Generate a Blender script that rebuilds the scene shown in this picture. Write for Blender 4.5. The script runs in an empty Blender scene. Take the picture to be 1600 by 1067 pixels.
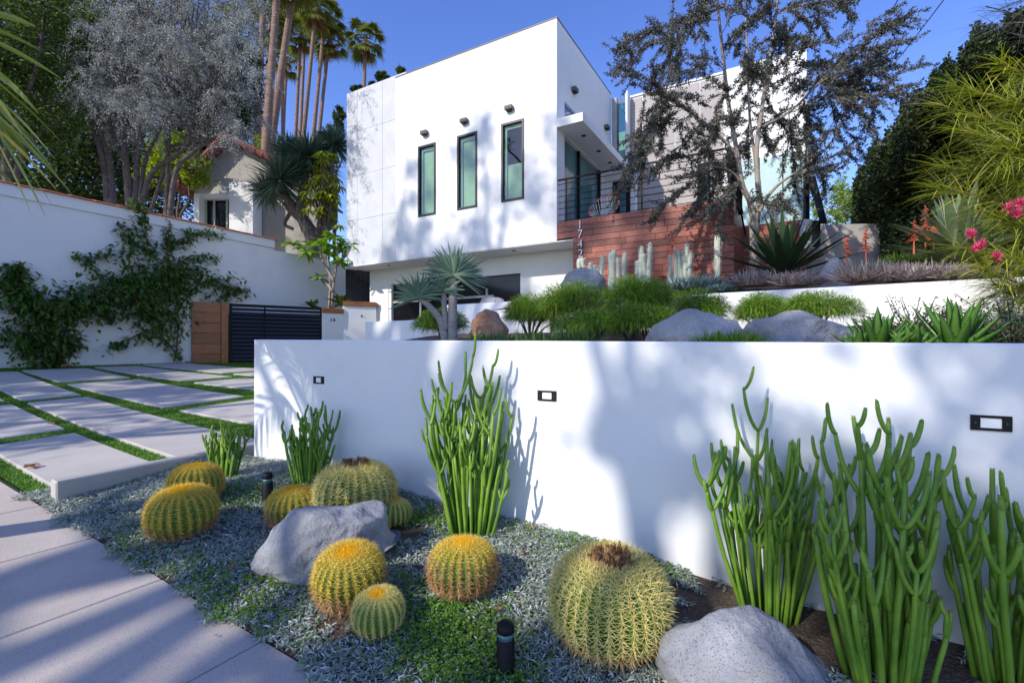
import bpy, math, random
import numpy as np
from mathutils import Vector, noise as mnoise

random.seed(7); rng = np.random.default_rng(7)
SC = bpy.context.scene
COL = SC.collection
H = 1.5                                    # eye height; heights in this file are written relative to the eye and lifted by H
F, YH = 755.0, 545.0                       # focal length and horizon measured on the photograph, in its pixels

# ------------------------------------------------------------------ camera, sky, sun, exposure
cam = bpy.data.cameras.new('camera'); cam.sensor_width = 36.0
cam.lens = F * 36 / 1600; cam.shift_y = (YH - 533.5) / 1600
cam.clip_start = 0.05; cam.clip_end = 3000
cam_o = bpy.data.objects.new('camera', cam); COL.objects.link(cam_o)
cam_o.location = (0, 0, H); cam_o.rotation_euler = (math.radians(90), 0, 0)
SC.camera = cam_o

SUN_EL = math.radians(34.0)
SUN_AZ = math.atan2(-.75, -.65)            # from behind the camera, to the left
sun_from = Vector((math.sin(SUN_AZ) * math.cos(SUN_EL), math.cos(SUN_AZ) * math.cos(SUN_EL), math.sin(SUN_EL)))
w = bpy.data.worlds.new('World'); SC.world = w; w.use_nodes = True
nt = w.node_tree; bg = nt.nodes['Background']
sky = nt.nodes.new('ShaderNodeTexSky'); sky.sky_type = 'NISHITA'; sky.sun_disc = False
sky.sun_elevation = SUN_EL; sky.sun_rotation = SUN_AZ
sky.air_density = 1.0; sky.dust_density = 0.3; sky.ozone_density = 2.5
hsk = nt.nodes.new('ShaderNodeHueSaturation'); hsk.inputs['Hue'].default_value = .522; hsk.inputs['Saturation'].default_value = 1.22; nt.links.new(sky.outputs[0], hsk.inputs['Color']); nt.links.new(hsk.outputs[0], bg.inputs[0]); bg.inputs[1].default_value = 0.15
sl = bpy.data.lights.new('sun', 'SUN'); sl.energy = 2.7; sl.angle = math.radians(0.55); sl.color = (1.0, .94, .85)
so = bpy.data.objects.new('sun', sl); COL.objects.link(so)
so.rotation_euler = (-sun_from).to_track_quat('-Z', 'Y').to_euler(); so.location = (-20, -18, 30)
vs = SC.view_settings; vs.view_transform = 'Standard'; vs.look = 'None'; vs.gamma = 1.0; vs.use_curve_mapping = False
vs.exposure = 0.88
SC.cycles.use_denoising = True
SC.cycles.max_bounces = 6; SC.cycles.diffuse_bounces = 4; SC.cycles.transparent_max_bounces = 12
SC.cycles.caustics_reflective = False; SC.cycles.caustics_refractive = False

# ------------------------------------------------------------------ places
def V3(*a): return np.array(a, float)
def ray(x, y): return V3((x - 800) / F, 1.0, (YH - y) / F)
def PX(x, y, Y): return ray(x, y) * Y                       # a point at depth Y (relative to the eye)
aV = V3(-.8671, .4981, 0); nV = V3(.4981, .8671, 0)         # along the house front (to the left) and into the plot
def G(s, n, z): return aV * s + nV * n + V3(0, 0, z)
def sn(p): return float(p[0] * aV[0] + p[1] * aV[1]), float(p[0] * nV[0] + p[1] * nV[1])
def on_n(x, y, n):                                          # pixel onto the upright plane at distance n
    r = ray(x, y); return r * (n / (r @ nV))
C0 = V3(1.066, 11.5, 0); SC0, NC0 = sn(C0)                  # front corner of the house
def HP(t, d, z): return G(SC0 + t, NC0 + d, z)              # house frame: t to the left, d inwards
def hf(x, y, d=0.0):                                        # pixel -> (t, z) on a plane parallel to the front
    p = on_n(x, y, NC0 + d); s, n = sn(p); return s - SC0, p[2]
def hs(x, y, t=0.0):                                        # pixel -> (d, z) on a plane parallel to the side
    r = ray(x, y); k = (SC0 + t) / (r @ aV); p = r * k; s, n = sn(p); return n - NC0, p[2]
def hit(x, y, f, t0=.6, t1=45.0):
    r = ray(x, y); lo = t0
    ts = np.linspace(t0, t1, 1500)
    for tt in ts:
        if r[2] * tt < f(r[0] * tt, r[1] * tt):
            hi = tt
            for _ in range(25):
                m = (lo + hi) / 2
                if r[2] * m < f(r[0] * m, r[1] * m): hi = m
                else: lo = m
            return r * hi
        lo = tt
    return r * t1
WN = 2.87                                                   # retaining wall plane
BE = 1.36                                                   # pavement edge
def z_walk(s): return -1.479 + .069 * s
def z_base(s): return -1.29 + .065 * s
def z_bed(x, y):
    s, n = x * aV[0] + y * aV[1], x * nV[0] + y * nV[1]
    k = np.clip((n - BE) / (WN - BE), 0, 1.3)
    dip = -.09 * np.clip((s - 3.9) / .9, 0, 1) * np.clip(k * 2, 0, 1)
    return dip + (z_walk(s) - .005) * (1 - k) + z_base(s) * k + .02 * np.sin(3.1 * s + 1) * np.sin(4 * n) * np.clip(k * 4, 0, 1)
DA = V3(-.82, .573, 0); DB = V3(.573, .82, 0); DP = V3(-3.32, 3.504, 0)
def z_drive(x, y):
    dx, dy = x - DP[0], y - DP[1]
    A = dx * DA[0] + dy * DA[1]; B = dx * DB[0] + dy * DB[1]
    return -1.144 + .0146 * dx + .0699 * dy + np.sign(A) * A * A * (.0061 - .00077 * B)
def dAB(A, B): p = DP + DA * A + DB * B; return V3(p[0], p[1], z_drive(p[0], p[1]))
W2N = 6.5
def z_ter(x, y):                                            # the two planted terraces behind the wall
    s, n = x * aV[0] + y * aV[1], x * nV[0] + y * nV[1]
    lo = -.06 + (n - WN) * .085
    up = .60 + (n - W2N) * .19
    return np.where(n > W2N + .1, up, lo)

# ------------------------------------------------------------------ mesh helpers
WL = {}                                                     # world place of each object built
class MB:
    def __init__(self): self.v = []; self.f = []; self.m = []; self.n = 0
    def add(self, V, Fa, mat=0):
        V = np.asarray(V, float).reshape(-1, 3); Fa = np.asarray(Fa, int)
        self.v.append(V); self.f.append(Fa + self.n); self.m.append(np.full(len(Fa), mat)); self.n += len(V); return self
    def box(self, o, ux, uy, uz, mat=0, bev=0.0):
        o = np.asarray(o, float); ux, uy, uz = (np.asarray(q, float) for q in (ux, uy, uz))
        if np.cross(ux, uy) @ uz < 0: o = o + ux; ux = -ux
        if bev <= 0:
            V = [o, o + ux, o + ux + uy, o + uy, o + uz, o + ux + uz, o + ux + uy + uz, o + uy + uz]
            return self.add(V, [(0, 3, 2, 1), (4, 5, 6, 7), (0, 1, 5, 4), (1, 2, 6, 5), (2, 3, 7, 6), (3, 0, 4, 7)], mat)
        ls = [max(np.linalg.norm(q), 1e-6) for q in (ux, uy, uz)]
        b = [min(bev, l * .45) / l for l in ls]
        V = []; idx = {}
        for i in (0, 1):
            for j in (0, 1):
                for k in (0, 1):
                    for ax in range(3):
                        c = [i, j, k]; q = [0, 0, 0]
                        for e in range(3):
                            q[e] = c[e] if e == ax else (b[e] if c[e] == 0 else 1 - b[e])
                        idx[(i, j, k, ax)] = len(V); V.append(o + ux * q[0] + uy * q[1] + uz * q[2])
        quads = []; tris = []
        cen = o + (ux + uy + uz) / 2
        def ori(fc):
            p = [V[q] for q in fc]; nn = np.cross(p[1] - p[0], p[2] - p[0])
            return fc if nn @ (sum(p) / len(p) - cen) > 0 else fc[::-1]
        for ax in range(3):
            e1, e2 = [e for e in range(3) if e != ax]
            for sd in (0, 1):
                fc = []
                for (p, q) in ((0, 0), (1, 0), (1, 1), (0, 1)):
                    c = [0, 0, 0]; c[ax] = sd; c[e1] = p; c[e2] = q; fc.append(idx[(*c, ax)])
                quads.append(ori(fc))
        for ax in range(3):
            e1, e2 = [e for e in range(3) if e != ax]
            for p in (0, 1):
                for q in (0, 1):
                    c0 = [0, 0, 0]; c1 = [0, 0, 0]; c0[e1] = c1[e1] = p; c0[e2] = c1[e2] = q; c1[ax] = 1
                    quads.append(ori([idx[(*c0, e1)], idx[(*c1, e1)], idx[(*c1, e2)], idx[(*c0, e2)]]))
        for i in (0, 1):
            for j in (0, 1):
                for k in (0, 1): tris.append(ori([idx[(i, j, k, 0)], idx[(i, j, k, 1)], idx[(i, j, k, 2)]]))
        n0 = self.n
        self.add(V, quads, mat)
        self.f.append(np.array(tris) + n0); self.m.append(np.full(len(tris), mat))
        return self
    def tube(self, pts, rad, ns=6, mat=0, cap=True):
        pts = np.asarray(pts, float); k = len(pts)
        rad = np.full(k, rad, float) if np.isscalar(rad) else np.asarray(rad, float)
        T = np.gradient(pts, axis=0); T /= np.linalg.norm(T, axis=1)[:, None] + 1e-9
        ref = V3(0, 0, 1) if abs(T[0][2]) < .9 else V3(1, 0, 0)
        u = np.cross(T[0], ref); u /= np.linalg.norm(u)
        an = np.arange(ns) * 2 * math.pi / ns; ca, sa = np.cos(an)[:, None], np.sin(an)[:, None]
        V = []
        for i in range(k):
            u = u - T[i] * (u @ T[i]); u /= np.linalg.norm(u) + 1e-9
            b = np.cross(T[i], u); V.append(pts[i] + rad[i] * (ca * u + sa * b))
        V = np.concatenate(V); j = np.arange(ns); j2 = (j + 1) % ns
        Fq = np.concatenate([np.stack([i * ns + j, i * ns + j2, (i + 1) * ns + j2, (i + 1) * ns + j], 1) for i in range(k - 1)])
        n0 = self.n; self.add(V, Fq, mat)
        if cap:
            c = self.n; self.v.append(np.array([pts[0], pts[-1]])); self.n += 2
            t1 = np.stack([np.full(ns, c), n0 + j2, n0 + j], 1); e = n0 + (k - 1) * ns
            t2 = np.stack([np.full(ns, c + 1), e + j, e + j2], 1)
            self.f.append(np.concatenate([t1, t2])); self.m.append(np.full(2 * ns, mat))
        return self
    def lathe(self, c, prof, ns=20, mat=0):
        c = np.asarray(c, float); an = np.arange(ns) * 2 * math.pi / ns
        V = np.concatenate([np.stack([c[0] + r * np.cos(an), c[1] + r * np.sin(an), np.full(ns, c[2] + z)], 1) for r, z in prof])
        j = np.arange(ns); j2 = (j + 1) % ns
        Fq = np.concatenate([np.stack([i * ns + j, i * ns + j2, (i + 1) * ns + j2, (i + 1) * ns + j], 1) for i in range(len(prof) - 1)])
        return self.add(V, Fq, mat)
    def leaves(self, P, D, L, W, mat=0, fold=.18):
        """rhombic leaves: base, two mid points slightly lifted, tip"""
        P = np.asarray(P, float); N = len(P)
        if N == 0: return self
        D = D / (np.linalg.norm(D, axis=1)[:, None] + 1e-9)
        R = rng.normal(size=(N, 3)); S = np.cross(D, R); S /= np.linalg.norm(S, axis=1)[:, None] + 1e-9
        Nn = np.cross(S, D); L = np.broadcast_to(L, N)[:, None]; W = np.broadcast_to(W, N)[:, None]
        mid = P + D * L * .45 + Nn * W * fold
        V = np.stack([P, mid + S * W / 2, P + D * L, mid - S * W / 2], 1).reshape(-1, 3)
        return self.add(V, np.arange(4 * N).reshape(N, 4), mat)
    def blades(self, P, D, L, W, droop=.2, nseg=3, mat=0, prof=(.7, 1, .75, .04), side=None, cup=0.0):
        """tapered, bending strips; droop pulls the tip down as a share of its length"""
        P = np.asarray(P, float); N = len(P)
        D = D / (np.linalg.norm(D, axis=1)[:, None] + 1e-9)
        L = np.broadcast_to(L, N)[:, None]; W = np.broadcast_to(W, N)[:, None]; dr = np.broadcast_to(droop, N)[:, None]
        if side is None:
            up = np.broadcast_to(V3(0, 0, 1), (N, 3)) + rng.normal(scale=.35, size=(N, 3)); S = np.cross(D, up)
        else: S = side
        S = S / (np.linalg.norm(S, axis=1)[:, None] + 1e-9)
        Nn = np.cross(S, D)
        rows = []; sx = np.linspace(0, 1, nseg + 1); pr = np.interp(sx, np.linspace(0, 1, len(prof)), prof)
        for q, wd in zip(sx, pr):
            c = P + D * L * q + V3(0, 0, -1) * dr * L * q * q
            if cup: rows += [c - S * W * wd / 2 + Nn * W * cup * wd, c - Nn * W * cup * .3 * wd, c + S * W * wd / 2 + Nn * W * cup * wd]
            else: rows += [c - S * W * wd / 2, c + S * W * wd / 2]
        m = 3 if cup else 2; nv = (nseg + 1) * m
        V = np.stack(rows, 1).reshape(-1, 3)
        fs = []
        for i in range(nseg):
            for j in range(m - 1): fs.append((i * m + j, i * m + j + 1, (i + 1) * m + j + 1, (i + 1) * m + j))
        Fq = (np.arange(N)[:, None, None] * nv + np.array(fs)[None]).reshape(-1, 4)
        return self.add(V, Fq, mat)
    def spikes(self, P, D, L, W, mat=0):
        """three-sided thin pyramids"""
        P = np.asarray(P, float); N = len(P); D = D / (np.linalg.norm(D, axis=1)[:, None] + 1e-9)
        R = rng.normal(size=(N, 3)); S = np.cross(D, R); S /= np.linalg.norm(S, axis=1)[:, None] + 1e-9; T = np.cross(D, S)
        L = np.broadcast_to(L, N)[:, None]; W = np.broadcast_to(W, N)[:, None]
        V = np.stack([P + S * W, P - S * W * .5 + T * W * .87, P - S * W * .5 - T * W * .87, P + D * L], 1).reshape(-1, 3)
        Fq = (np.arange(N)[:, None, None] * 4 + np.array([(0, 1, 3), (1, 2, 3), (2, 0, 3)])[None]).reshape(-1, 3)
        return self.add(V, Fq, mat)
    def build(self, name, mats, parent=None, smooth=False, origin=None):
        if not isinstance(mats, (list, tuple)): mats = [mats]
        V = np.concatenate(self.v) + V3(0, 0, H)
        base = WL[parent.name] if parent is not None else (np.asarray(origin, float) + V3(0, 0, H) if origin is not None else V3(0, 0, 0))
        V = V - base
        me = bpy.data.meshes.new(name)
        me.vertices.add(len(V)); me.vertices.foreach_set('co', V.astype(np.float32).ravel())
        li = np.concatenate([f.ravel() for f in self.f]); tot = np.concatenate([np.full(len(f), f.shape[1]) for f in self.f])
        me.loops.add(len(li)); me.loops.foreach_set('vertex_index', li.astype(np.int32))
        me.polygons.add(len(tot)); st = np.concatenate([[0], np.cumsum(tot)[:-1]])
        me.polygons.foreach_set('loop_start', st.astype(np.int32))
        me.polygons.foreach_set('material_index', np.concatenate(self.m).astype(np.int32))
        me.polygons.foreach_set('use_smooth', np.full(len(tot), bool(smooth)))
        me.update(calc_edges=True)
        for m in mats: me.materials.append(m)
        o = bpy.data.objects.new(name, me); COL.objects.link(o)
        if parent is not None: o.parent = parent; WL[o.name] = base
        else: o.location = base; WL[o.name] = base
        return o
def tag(o, label=None, cat=None, group=None, kind=None):
    if label: o['label'] = label
    if cat: o['category'] = cat
    if group: o['group'] = group
    if kind: o['kind'] = kind
    return o
def thing(name, loc, label, cat, group=None):
    o = bpy.data.objects.new(name, None); COL.objects.link(o); o.empty_display_size = .2
    p = np.asarray(loc, float) + V3(0, 0, H); o.location = p; WL[o.name] = p
    return tag(o, label, cat, group)
def share(o, name, parent, loc):                            # another object on the same mesh, placed at loc
    c = bpy.data.objects.new(name, o.data); COL.objects.link(c); c.parent = parent
    c.location = np.asarray(loc, float) + V3(0, 0, H) - WL[parent.name]; WL[c.name] = np.asarray(loc, float) + V3(0, 0, H); return c
def unit(v): v = np.asarray(v, float); return v / (np.linalg.norm(v) + 1e-9)
def rdir(N, zmin=-1, zmax=1):
    z = rng.uniform(zmin, zmax, N); p = rng.uniform(0, 2 * math.pi, N); r = np.sqrt(1 - z * z)
    return np.stack([r * np.cos(p), r * np.sin(p), z], 1)
def bez(p, k=12):                                           # smooth path through points (Catmull-Rom)
    p = [np.asarray(q, float) for q in p]; p = [2 * p[0] - p[1]] + p + [2 * p[-1] - p[-2]]; out = []
    for i in range(1, len(p) - 2):
        for j in range(k):
            t = j / k; a, b, c, d = p[i - 1], p[i], p[i + 1], p[i + 2]
            out.append(.5 * (2 * b + (c - a) * t + (2 * a - 5 * b + 4 * c - d) * t * t + (3 * b - a - 3 * c + d) * t ** 3))
    out.append(p[-2]); return np.array(out)

# ------------------------------------------------------------------ materials
def newmat(name):
    m = bpy.data.materials.new(name); m.use_nodes = True; n = m.node_tree
    return m, n, n.nodes['Principled BSDF'], n.nodes['Material Output']
def pbr(name, col, rough=.6, col2=None, vscale=4.0, detail=6, lo=.35, hi=.65, bump=0, bscale=60, metallic=0, spec=.4, speck=None, sscale=300, samt=.5, coord='pos', stretch=None, bdist=.01, stain=None):
    m, n, p, out = newmat(name); N = n.nodes; Lk = n.links.new
    p.inputs['Roughness'].default_value = rough; p.inputs['Metallic'].default_value = metallic; p.inputs['Specular IOR Level'].default_value = spec
    src = N.new('ShaderNodeNewGeometry').outputs['Position'] if coord == 'pos' else N.new('ShaderNodeTexCoord').outputs['Object']
    if stretch is not None:
        mp = N.new('ShaderNodeMapping'); Lk(src, mp.inputs[0]); mp.inputs['Rotation'].default_value = stretch[1]; mp.inputs['Scale'].default_value = stretch[0]; src = mp.outputs[0]
    c = None
    if col2 is not None:
        t = N.new('ShaderNodeTexNoise'); t.inputs['Scale'].default_value = vscale; t.inputs['Detail'].default_value = detail; t.inputs['Roughness'].default_value = .62; Lk(src, t.inputs['Vector'])
        r = N.new('ShaderNodeValToRGB'); r.color_ramp.elements[0].position = lo; r.color_ramp.elements[1].position = hi
        r.color_ramp.elements[0].color = (*col, 1); r.color_ramp.elements[1].color = (*col2, 1); Lk(t.outputs[0], r.inputs[0]); c = r.outputs[0]
    if speck is not None:
        t = N.new('ShaderNodeTexNoise'); t.inputs['Scale'].default_value = sscale; t.inputs['Detail'].default_value = 2; Lk(src, t.inputs['Vector'])
        r = N.new('ShaderNodeValToRGB'); r.color_ramp.elements[0].position = .56; r.color_ramp.elements[1].position = .66
        r.color_ramp.elements[0].color = (0, 0, 0, 1); r.color_ramp.elements[1].color = (samt, samt, samt, 1); Lk(t.outputs[0], r.inputs[0])
        x = N.new('ShaderNodeMix'); x.data_type = 'RGBA'; Lk(r.outputs[0], x.inputs['Factor'])
        if c is None: x.inputs['A'].default_value = (*col, 1)
        else: Lk(c, x.inputs['A'])
        x.inputs['B'].default_value = (*speck, 1); c = x.outputs['Result']
    if stain is not None:
        t = N.new('ShaderNodeTexNoise'); t.inputs['Scale'].default_value = stain[1]; t.inputs['Detail'].default_value = 8; t.inputs['Roughness'].default_value = .7; Lk(src, t.inputs['Vector'])
        r = N.new('ShaderNodeValToRGB'); r.color_ramp.elements[0].position = .52; r.color_ramp.elements[1].position = .75
        r.color_ramp.elements[0].color = (0, 0, 0, 1); r.color_ramp.elements[1].color = (stain[2],) * 3 + (1,); Lk(t.outputs[0], r.inputs[0])
        x = N.new('ShaderNodeMix'); x.data_type = 'RGBA'; Lk(r.outputs[0], x.inputs['Factor'])
        if c is None: x.inputs['A'].default_value = (*col, 1)
        else: Lk(c, x.inputs['A'])
        x.inputs['B'].default_value = (*stain[0], 1); c = x.outputs['Result']
    if c is None: p.inputs['Base Color'].default_value = (*col, 1)
    else: Lk(c, p.inputs['Base Color'])
    if bump:
        t = N.new('ShaderNodeTexNoise'); t.inputs['Scale'].default_value = bscale; t.inputs['Detail'].default_value = 5; Lk(src, t.inputs['Vector'])
        b = N.new('ShaderNodeBump'); b.inputs['Strength'].default_value = bump; b.inputs['Distance'].default_value = bdist; Lk(t.outputs[0], b.inputs['Height']); Lk(b.outputs[0], p.inputs['Normal'])
    return m
def leafm(name, c1, c2, c3=None, tr=.3, rough=.5, spec=.35, big=0.0):
    """leaf colour picked at random for each leaf; light also passes through"""
    m, n, p, out = newmat(name); N = n.nodes; Lk = n.links.new
    g = N.new('ShaderNodeNewGeometry'); r = N.new('ShaderNodeValToRGB'); e = r.color_ramp.elements
    e[0].position = .1; e[0].color = (*c1, 1); e[1].position = .8 if c3 else .95; e[1].color = (*c2, 1)
    if c3: q = e.new(.97); q.color = (*c3, 1)
    Lk(g.outputs['Random Per Island'], r.inputs[0]); c = r.outputs[0]
    Lk(c, p.inputs['Base Color']); p.inputs['Roughness'].default_value = rough; p.inputs['Specular IOR Level'].default_value = spec
    if tr > 0:
        t = N.new('ShaderNodeBsdfTranslucent'); x = N.new('ShaderNodeMixShader'); x.inputs[0].default_value = tr
        hs_ = N.new('ShaderNodeHueSaturation'); hs_.inputs['Value'].default_value = 1.35; hs_.inputs['Saturation'].default_value = 1.1; Lk(c, hs_.inputs['Color']); Lk(hs_.outputs[0], t.inputs[0])
        Lk(p.outputs[0], x.inputs[1]); Lk(t.outputs[0], x.inputs[2]); Lk(x.outputs[0], out.inputs['Surface'])
    return m
def glassm(name, tint, refl=.12, rough=.02):
    m, n, p, out = newmat(name); N = n.nodes; Lk = n.links.new
    t = N.new('ShaderNodeBsdfTransparent'); t.inputs[0].default_value = (*tint, 1)
    gl = N.new('ShaderNodeBsdfGlossy'); gl.inputs['Roughness'].default_value = rough
    f = N.new('ShaderNodeFresnel'); f.inputs['IOR'].default_value = 1.5
    a = N.new('ShaderNodeMath'); a.operation = 'ADD'; a.inputs[1].default_value = refl; Lk(f.outputs[0], a.inputs[0])
    gg = N.new('ShaderNodeNewGeometry'); iv = N.new('ShaderNodeMath'); iv.operation = 'SUBTRACT'; iv.inputs[0].default_value = 1; Lk(gg.outputs['Backfacing'], iv.inputs[1])
    fm = N.new('ShaderNodeMath'); fm.operation = 'MULTIPLY'; Lk(a.outputs[0], fm.inputs[0]); Lk(iv.outputs[0], fm.inputs[1])
    x = N.new('ShaderNodeMixShader'); Lk(fm.outputs[0], x.inputs[0]); Lk(t.outputs[0], x.inputs[1]); Lk(gl.outputs[0], x.inputs[2]); Lk(x.outputs[0], out.inputs['Surface'])
    return m
M = {}
M['stucco'] = pbr('white_stucco', (.80, .79, .77), .85, (.76, .755, .74), 1.6, bump=.25, bscale=170, bdist=.006, stain=((.66, .65, .63), .9, .3))
M['smooth_stucco'] = pbr('smooth_stucco', (.80, .80, .79), .8, (.75, .75, .75), 1.1, bump=.10, bscale=120, bdist=.004, stain=((.60, .60, .59), 1.7, .35))
M['wall_stucco'] = pbr('street_wall_stucco', (.78, .77, .76), .85, (.73, .725, .72), .9, bump=.35, bscale=140, bdist=.005, stain=((.55, .54, .53), 1.3, .45))
M['panel'] = pbr('cement_panel', (.56, .57, .59), .7, (.50, .51, .53), 2.2, bump=.05, bscale=60)
M['concrete'] = pbr('concrete', (.50, .47, .43), .85, (.43, .40, .37), 1.8, bump=.2, bscale=160, bdist=.004, speck=(.24, .22, .20), sscale=260, samt=.55, stain=((.33, .31, .29), 1.1, .5))
M['walk'] = pbr('pavement_concrete', (.58, .505, .44), .9, (.47, .41, .36), 1.3, bump=.3, bscale=220, bdist=.004, speck=(.16, .14, .125), sscale=250, samt=.7, stain=((.33, .30, .27), .8, .55))
M['taupe'] = pbr('board_concrete', (.44, .40, .375), .8, (.36, .325, .305), 1.1, bump=.1, bscale=30, stain=((.27, .245, .23), .8, .6))
M['joint'] = pbr('dark_joint', (.05, .045, .04), .9)
M['soil'] = pbr('soil', (.06, .042, .028), .95, (.10, .07, .048), 9, bump=.8, bscale=50, bdist=.03, speck=(.24, .19, .14), sscale=120, samt=.6)
M['mulch'] = pbr('mulch', (.09, .06, .04), .95, (.16, .11, .075), 14, bump=.9, bscale=40, bdist=.04)
M['ground'] = pbr('dry_ground', (.30, .24, .17), .95, (.20, .18, .11), .3)  # tan lightened to throw warm fill light onto the plot
M['pale_street'] = pbr('bounce_street', (.34, .30, .26), .9, (.26, .23, .20), 2, bump=.4, bscale=200)  # unseen street, coloured pale to bounce warm light into the shade
M['black'] = pbr('black_metal', (.010, .010, .012), .6, spec=.2)
M['blackwood'] = pbr('black_slat', (.014, .015, .020), .5)
M['frame'] = pbr('bronze_frame', (.02, .018, .017), .4)
M['lamp'] = pbr('bronze_lamp', (.10, .085, .075), .5, (.14, .12, .11), 20)
M['lens'] = pbr('frosted_lens', (.86, .86, .86), .4)
M['recess_shade'] = pbr('painted_recess_shade', (.02, .018, .016), .8)  # near-black colour stands in for shade inside the lamp openings
M['inside'] = pbr('painted_room_dark', (.045, .045, .05), .9)  # near-black colour stands in for the unlit rooms
M['blind'] = pbr('pale_blind', (.55, .63, .48), .8, (.48, .57, .43), 2)
M['jambg'] = pbr('green_jamb', (.36, .46, .39), .6)
M['glass'] = glassm('window_glass', (.80, .88, .82), .05)
M['glassg'] = glassm('green_glass', (.42, .66, .60), .12)
M['darkglass'] = pbr('dark_glass', (.010, .010, .012), .08, spec=.25)
M['tealglass'] = pbr('teal_glass', (.10, .22, .22), .08, (.06, .15, .16), 1.2, spec=.7)
M['blueglass'] = pbr('sky_glass', (.05, .13, .26), .05, spec=1.0)
M['frost'] = pbr('frosted_glass', (.50, .66, .64), .25, (.42, .58, .58), 1.2)
M['terracotta'] = pbr('terracotta', (.42, .13, .07), .75, (.30, .085, .05), 4, bump=.2, bscale=40, stain=((.16, .07, .05), 3, .5))
M['rooftile'] = pbr('roof_tile', (.24, .07, .05), .8, (.15, .05, .04), 4)
M['cream'] = pbr('cream_stucco', (.42, .40, .35), .9, (.36, .34, .30), 1.2, bump=.2, bscale=120)
M['cable'] = pbr('cable', (.02, .02, .02), .6)
M['chairpink'] = pbr('coral_paint', (.72, .14, .13), .4)
M['cord'] = pbr('white_cord', (.75, .75, .74), .5)
M['steel'] = pbr('satin_steel', (.78, .78, .78), .35, metallic=.35)
def woodm(name, c1, c2, sc, rot=(0, 0, math.atan2(-aV[1], -aV[0]) * -1), rough=.42, vary=.38):
    m, n, p, out = newmat(name); N = n.nodes; Lk = n.links.new
    g = N.new('ShaderNodeNewGeometry'); mp = N.new('ShaderNodeMapping'); Lk(g.outputs['Position'], mp.inputs[0])
    mp.inputs['Rotation'].default_value = rot; mp.inputs['Scale'].default_value = sc
    oi = N.new('ShaderNodeObjectInfo'); ad = N.new('ShaderNodeVectorMath'); ad.operation = 'ADD'; Lk(mp.outputs[0], ad.inputs[0])
    cx = N.new('ShaderNodeMath'); cx.operation = 'MULTIPLY'; cx.inputs[1].default_value = 40; Lk(oi.outputs['Random'], cx.inputs[0]); Lk(cx.outputs[0], ad.inputs[1])
    t = N.new('ShaderNodeTexNoise'); t.inputs['Scale'].default_value = 1; t.inputs['Detail'].default_value = 6; t.inputs['Distortion'].default_value = .4; Lk(ad.outputs[0], t.inputs['Vector'])
    r = N.new('ShaderNodeValToRGB'); r.color_ramp.elements[0].position = .3; r.color_ramp.elements[1].position = .7; r.color_ramp.elements[0].color = (*c1, 1); r.color_ramp.elements[1].color = (*c2, 1); Lk(t.outputs[0], r.inputs[0])
    hsv = N.new('ShaderNodeHueSaturation'); mr = N.new('ShaderNodeMapRange'); mr.inputs['To Min'].default_value = 1 - vary; mr.inputs['To Max'].default_value = 1 + vary; Lk(oi.outputs['Random'], mr.inputs['Value'])
    Lk(mr.outputs[0], hsv.inputs['Value']); Lk(r.outputs[0], hsv.inputs['Color']); Lk(hsv.outputs[0], p.inputs['Base Color']); p.inputs['Roughness'].default_value = rough
    b = N.new('ShaderNodeBump'); b.inputs['Strength'].default_value = .15; b.inputs['Distance'].default_value = .004; Lk(t.outputs[0], b.inputs['Height']); Lk(b.outputs[0], p.inputs['Normal'])
    return m
HR = (0, 0, math.atan2(.4981, .8671))
M['ipe'] = woodm('red_hardwood', (.17, .040, .027), (.34, .095, .058), (1.6, 30, 34), rot=HR, rough=.35)
M['cedar'] = woodm('orange_wood', (.25, .085, .028), (.40, .15, .05), (2, 20, 26), rot=HR, vary=.12)
M['bark'] = pbr('grey_bark', (.16, .13, .115), .95, (.075, .06, .05), 9, bump=.8, bscale=30, bdist=.03)
M['palebark'] = pbr('pale_bark', (.36, .31, .25), .9, (.22, .18, .15), 8, bump=.5, bscale=40)
M['palmbark'] = pbr('palm_bark', (.30, .20, .15), .95, (.15, .09, .07), 3, bump=.5, bscale=14, stretch=((1, 1, 9), (0, 0, 0)))
M['aloebark'] = pbr('aloe_trunk', (.40, .36, .33), .85, (.27, .23, .20), 14, bump=.4, bscale=60, stretch=((1, 1, 5), (0, 0, 0)))
M['palmleaf'] = leafm('palm_leaf', (.07, .10, .018), (.24, .26, .05), tr=.3)
M['shaft'] = pbr('palm_shaft', (.30, .12, .06), .9)
M['cedarleaf'] = leafm('silver_foliage', (.14, .15, .145), (.44, .45, .42), (.66, .66, .61), tr=.2, rough=.7)
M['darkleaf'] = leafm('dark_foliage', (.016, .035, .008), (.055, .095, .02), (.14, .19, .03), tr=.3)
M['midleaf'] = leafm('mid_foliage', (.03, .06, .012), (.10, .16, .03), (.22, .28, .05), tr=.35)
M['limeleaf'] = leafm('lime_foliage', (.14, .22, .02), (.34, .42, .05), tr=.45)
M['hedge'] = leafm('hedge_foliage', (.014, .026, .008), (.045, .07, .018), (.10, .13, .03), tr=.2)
M['streetleaf'] = leafm('street_tree_leaf', (.05, .09, .02), (.11, .16, .04), tr=.25)
M['vine'] = leafm('vine_leaf', (.035, .095, .018), (.10, .20, .035), (.16, .15, .04), tr=.25, rough=.38)
M['vinestem'] = pbr('vine_stem', (.16, .12, .09), .9)
M['acacialeaf'] = leafm('acacia_leaf', (.055, .07, .06), (.15, .16, .135), (.26, .18, .13), tr=.15, rough=.65)
M['drac'] = leafm('dragon_leaf', (.05, .10, .07), (.13, .20, .13), tr=.15, rough=.45)
M['sheff'] = leafm('umbrella_leaf', (.16, .24, .02), (.36, .42, .04), (.50, .40, .03), tr=.35)
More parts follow.
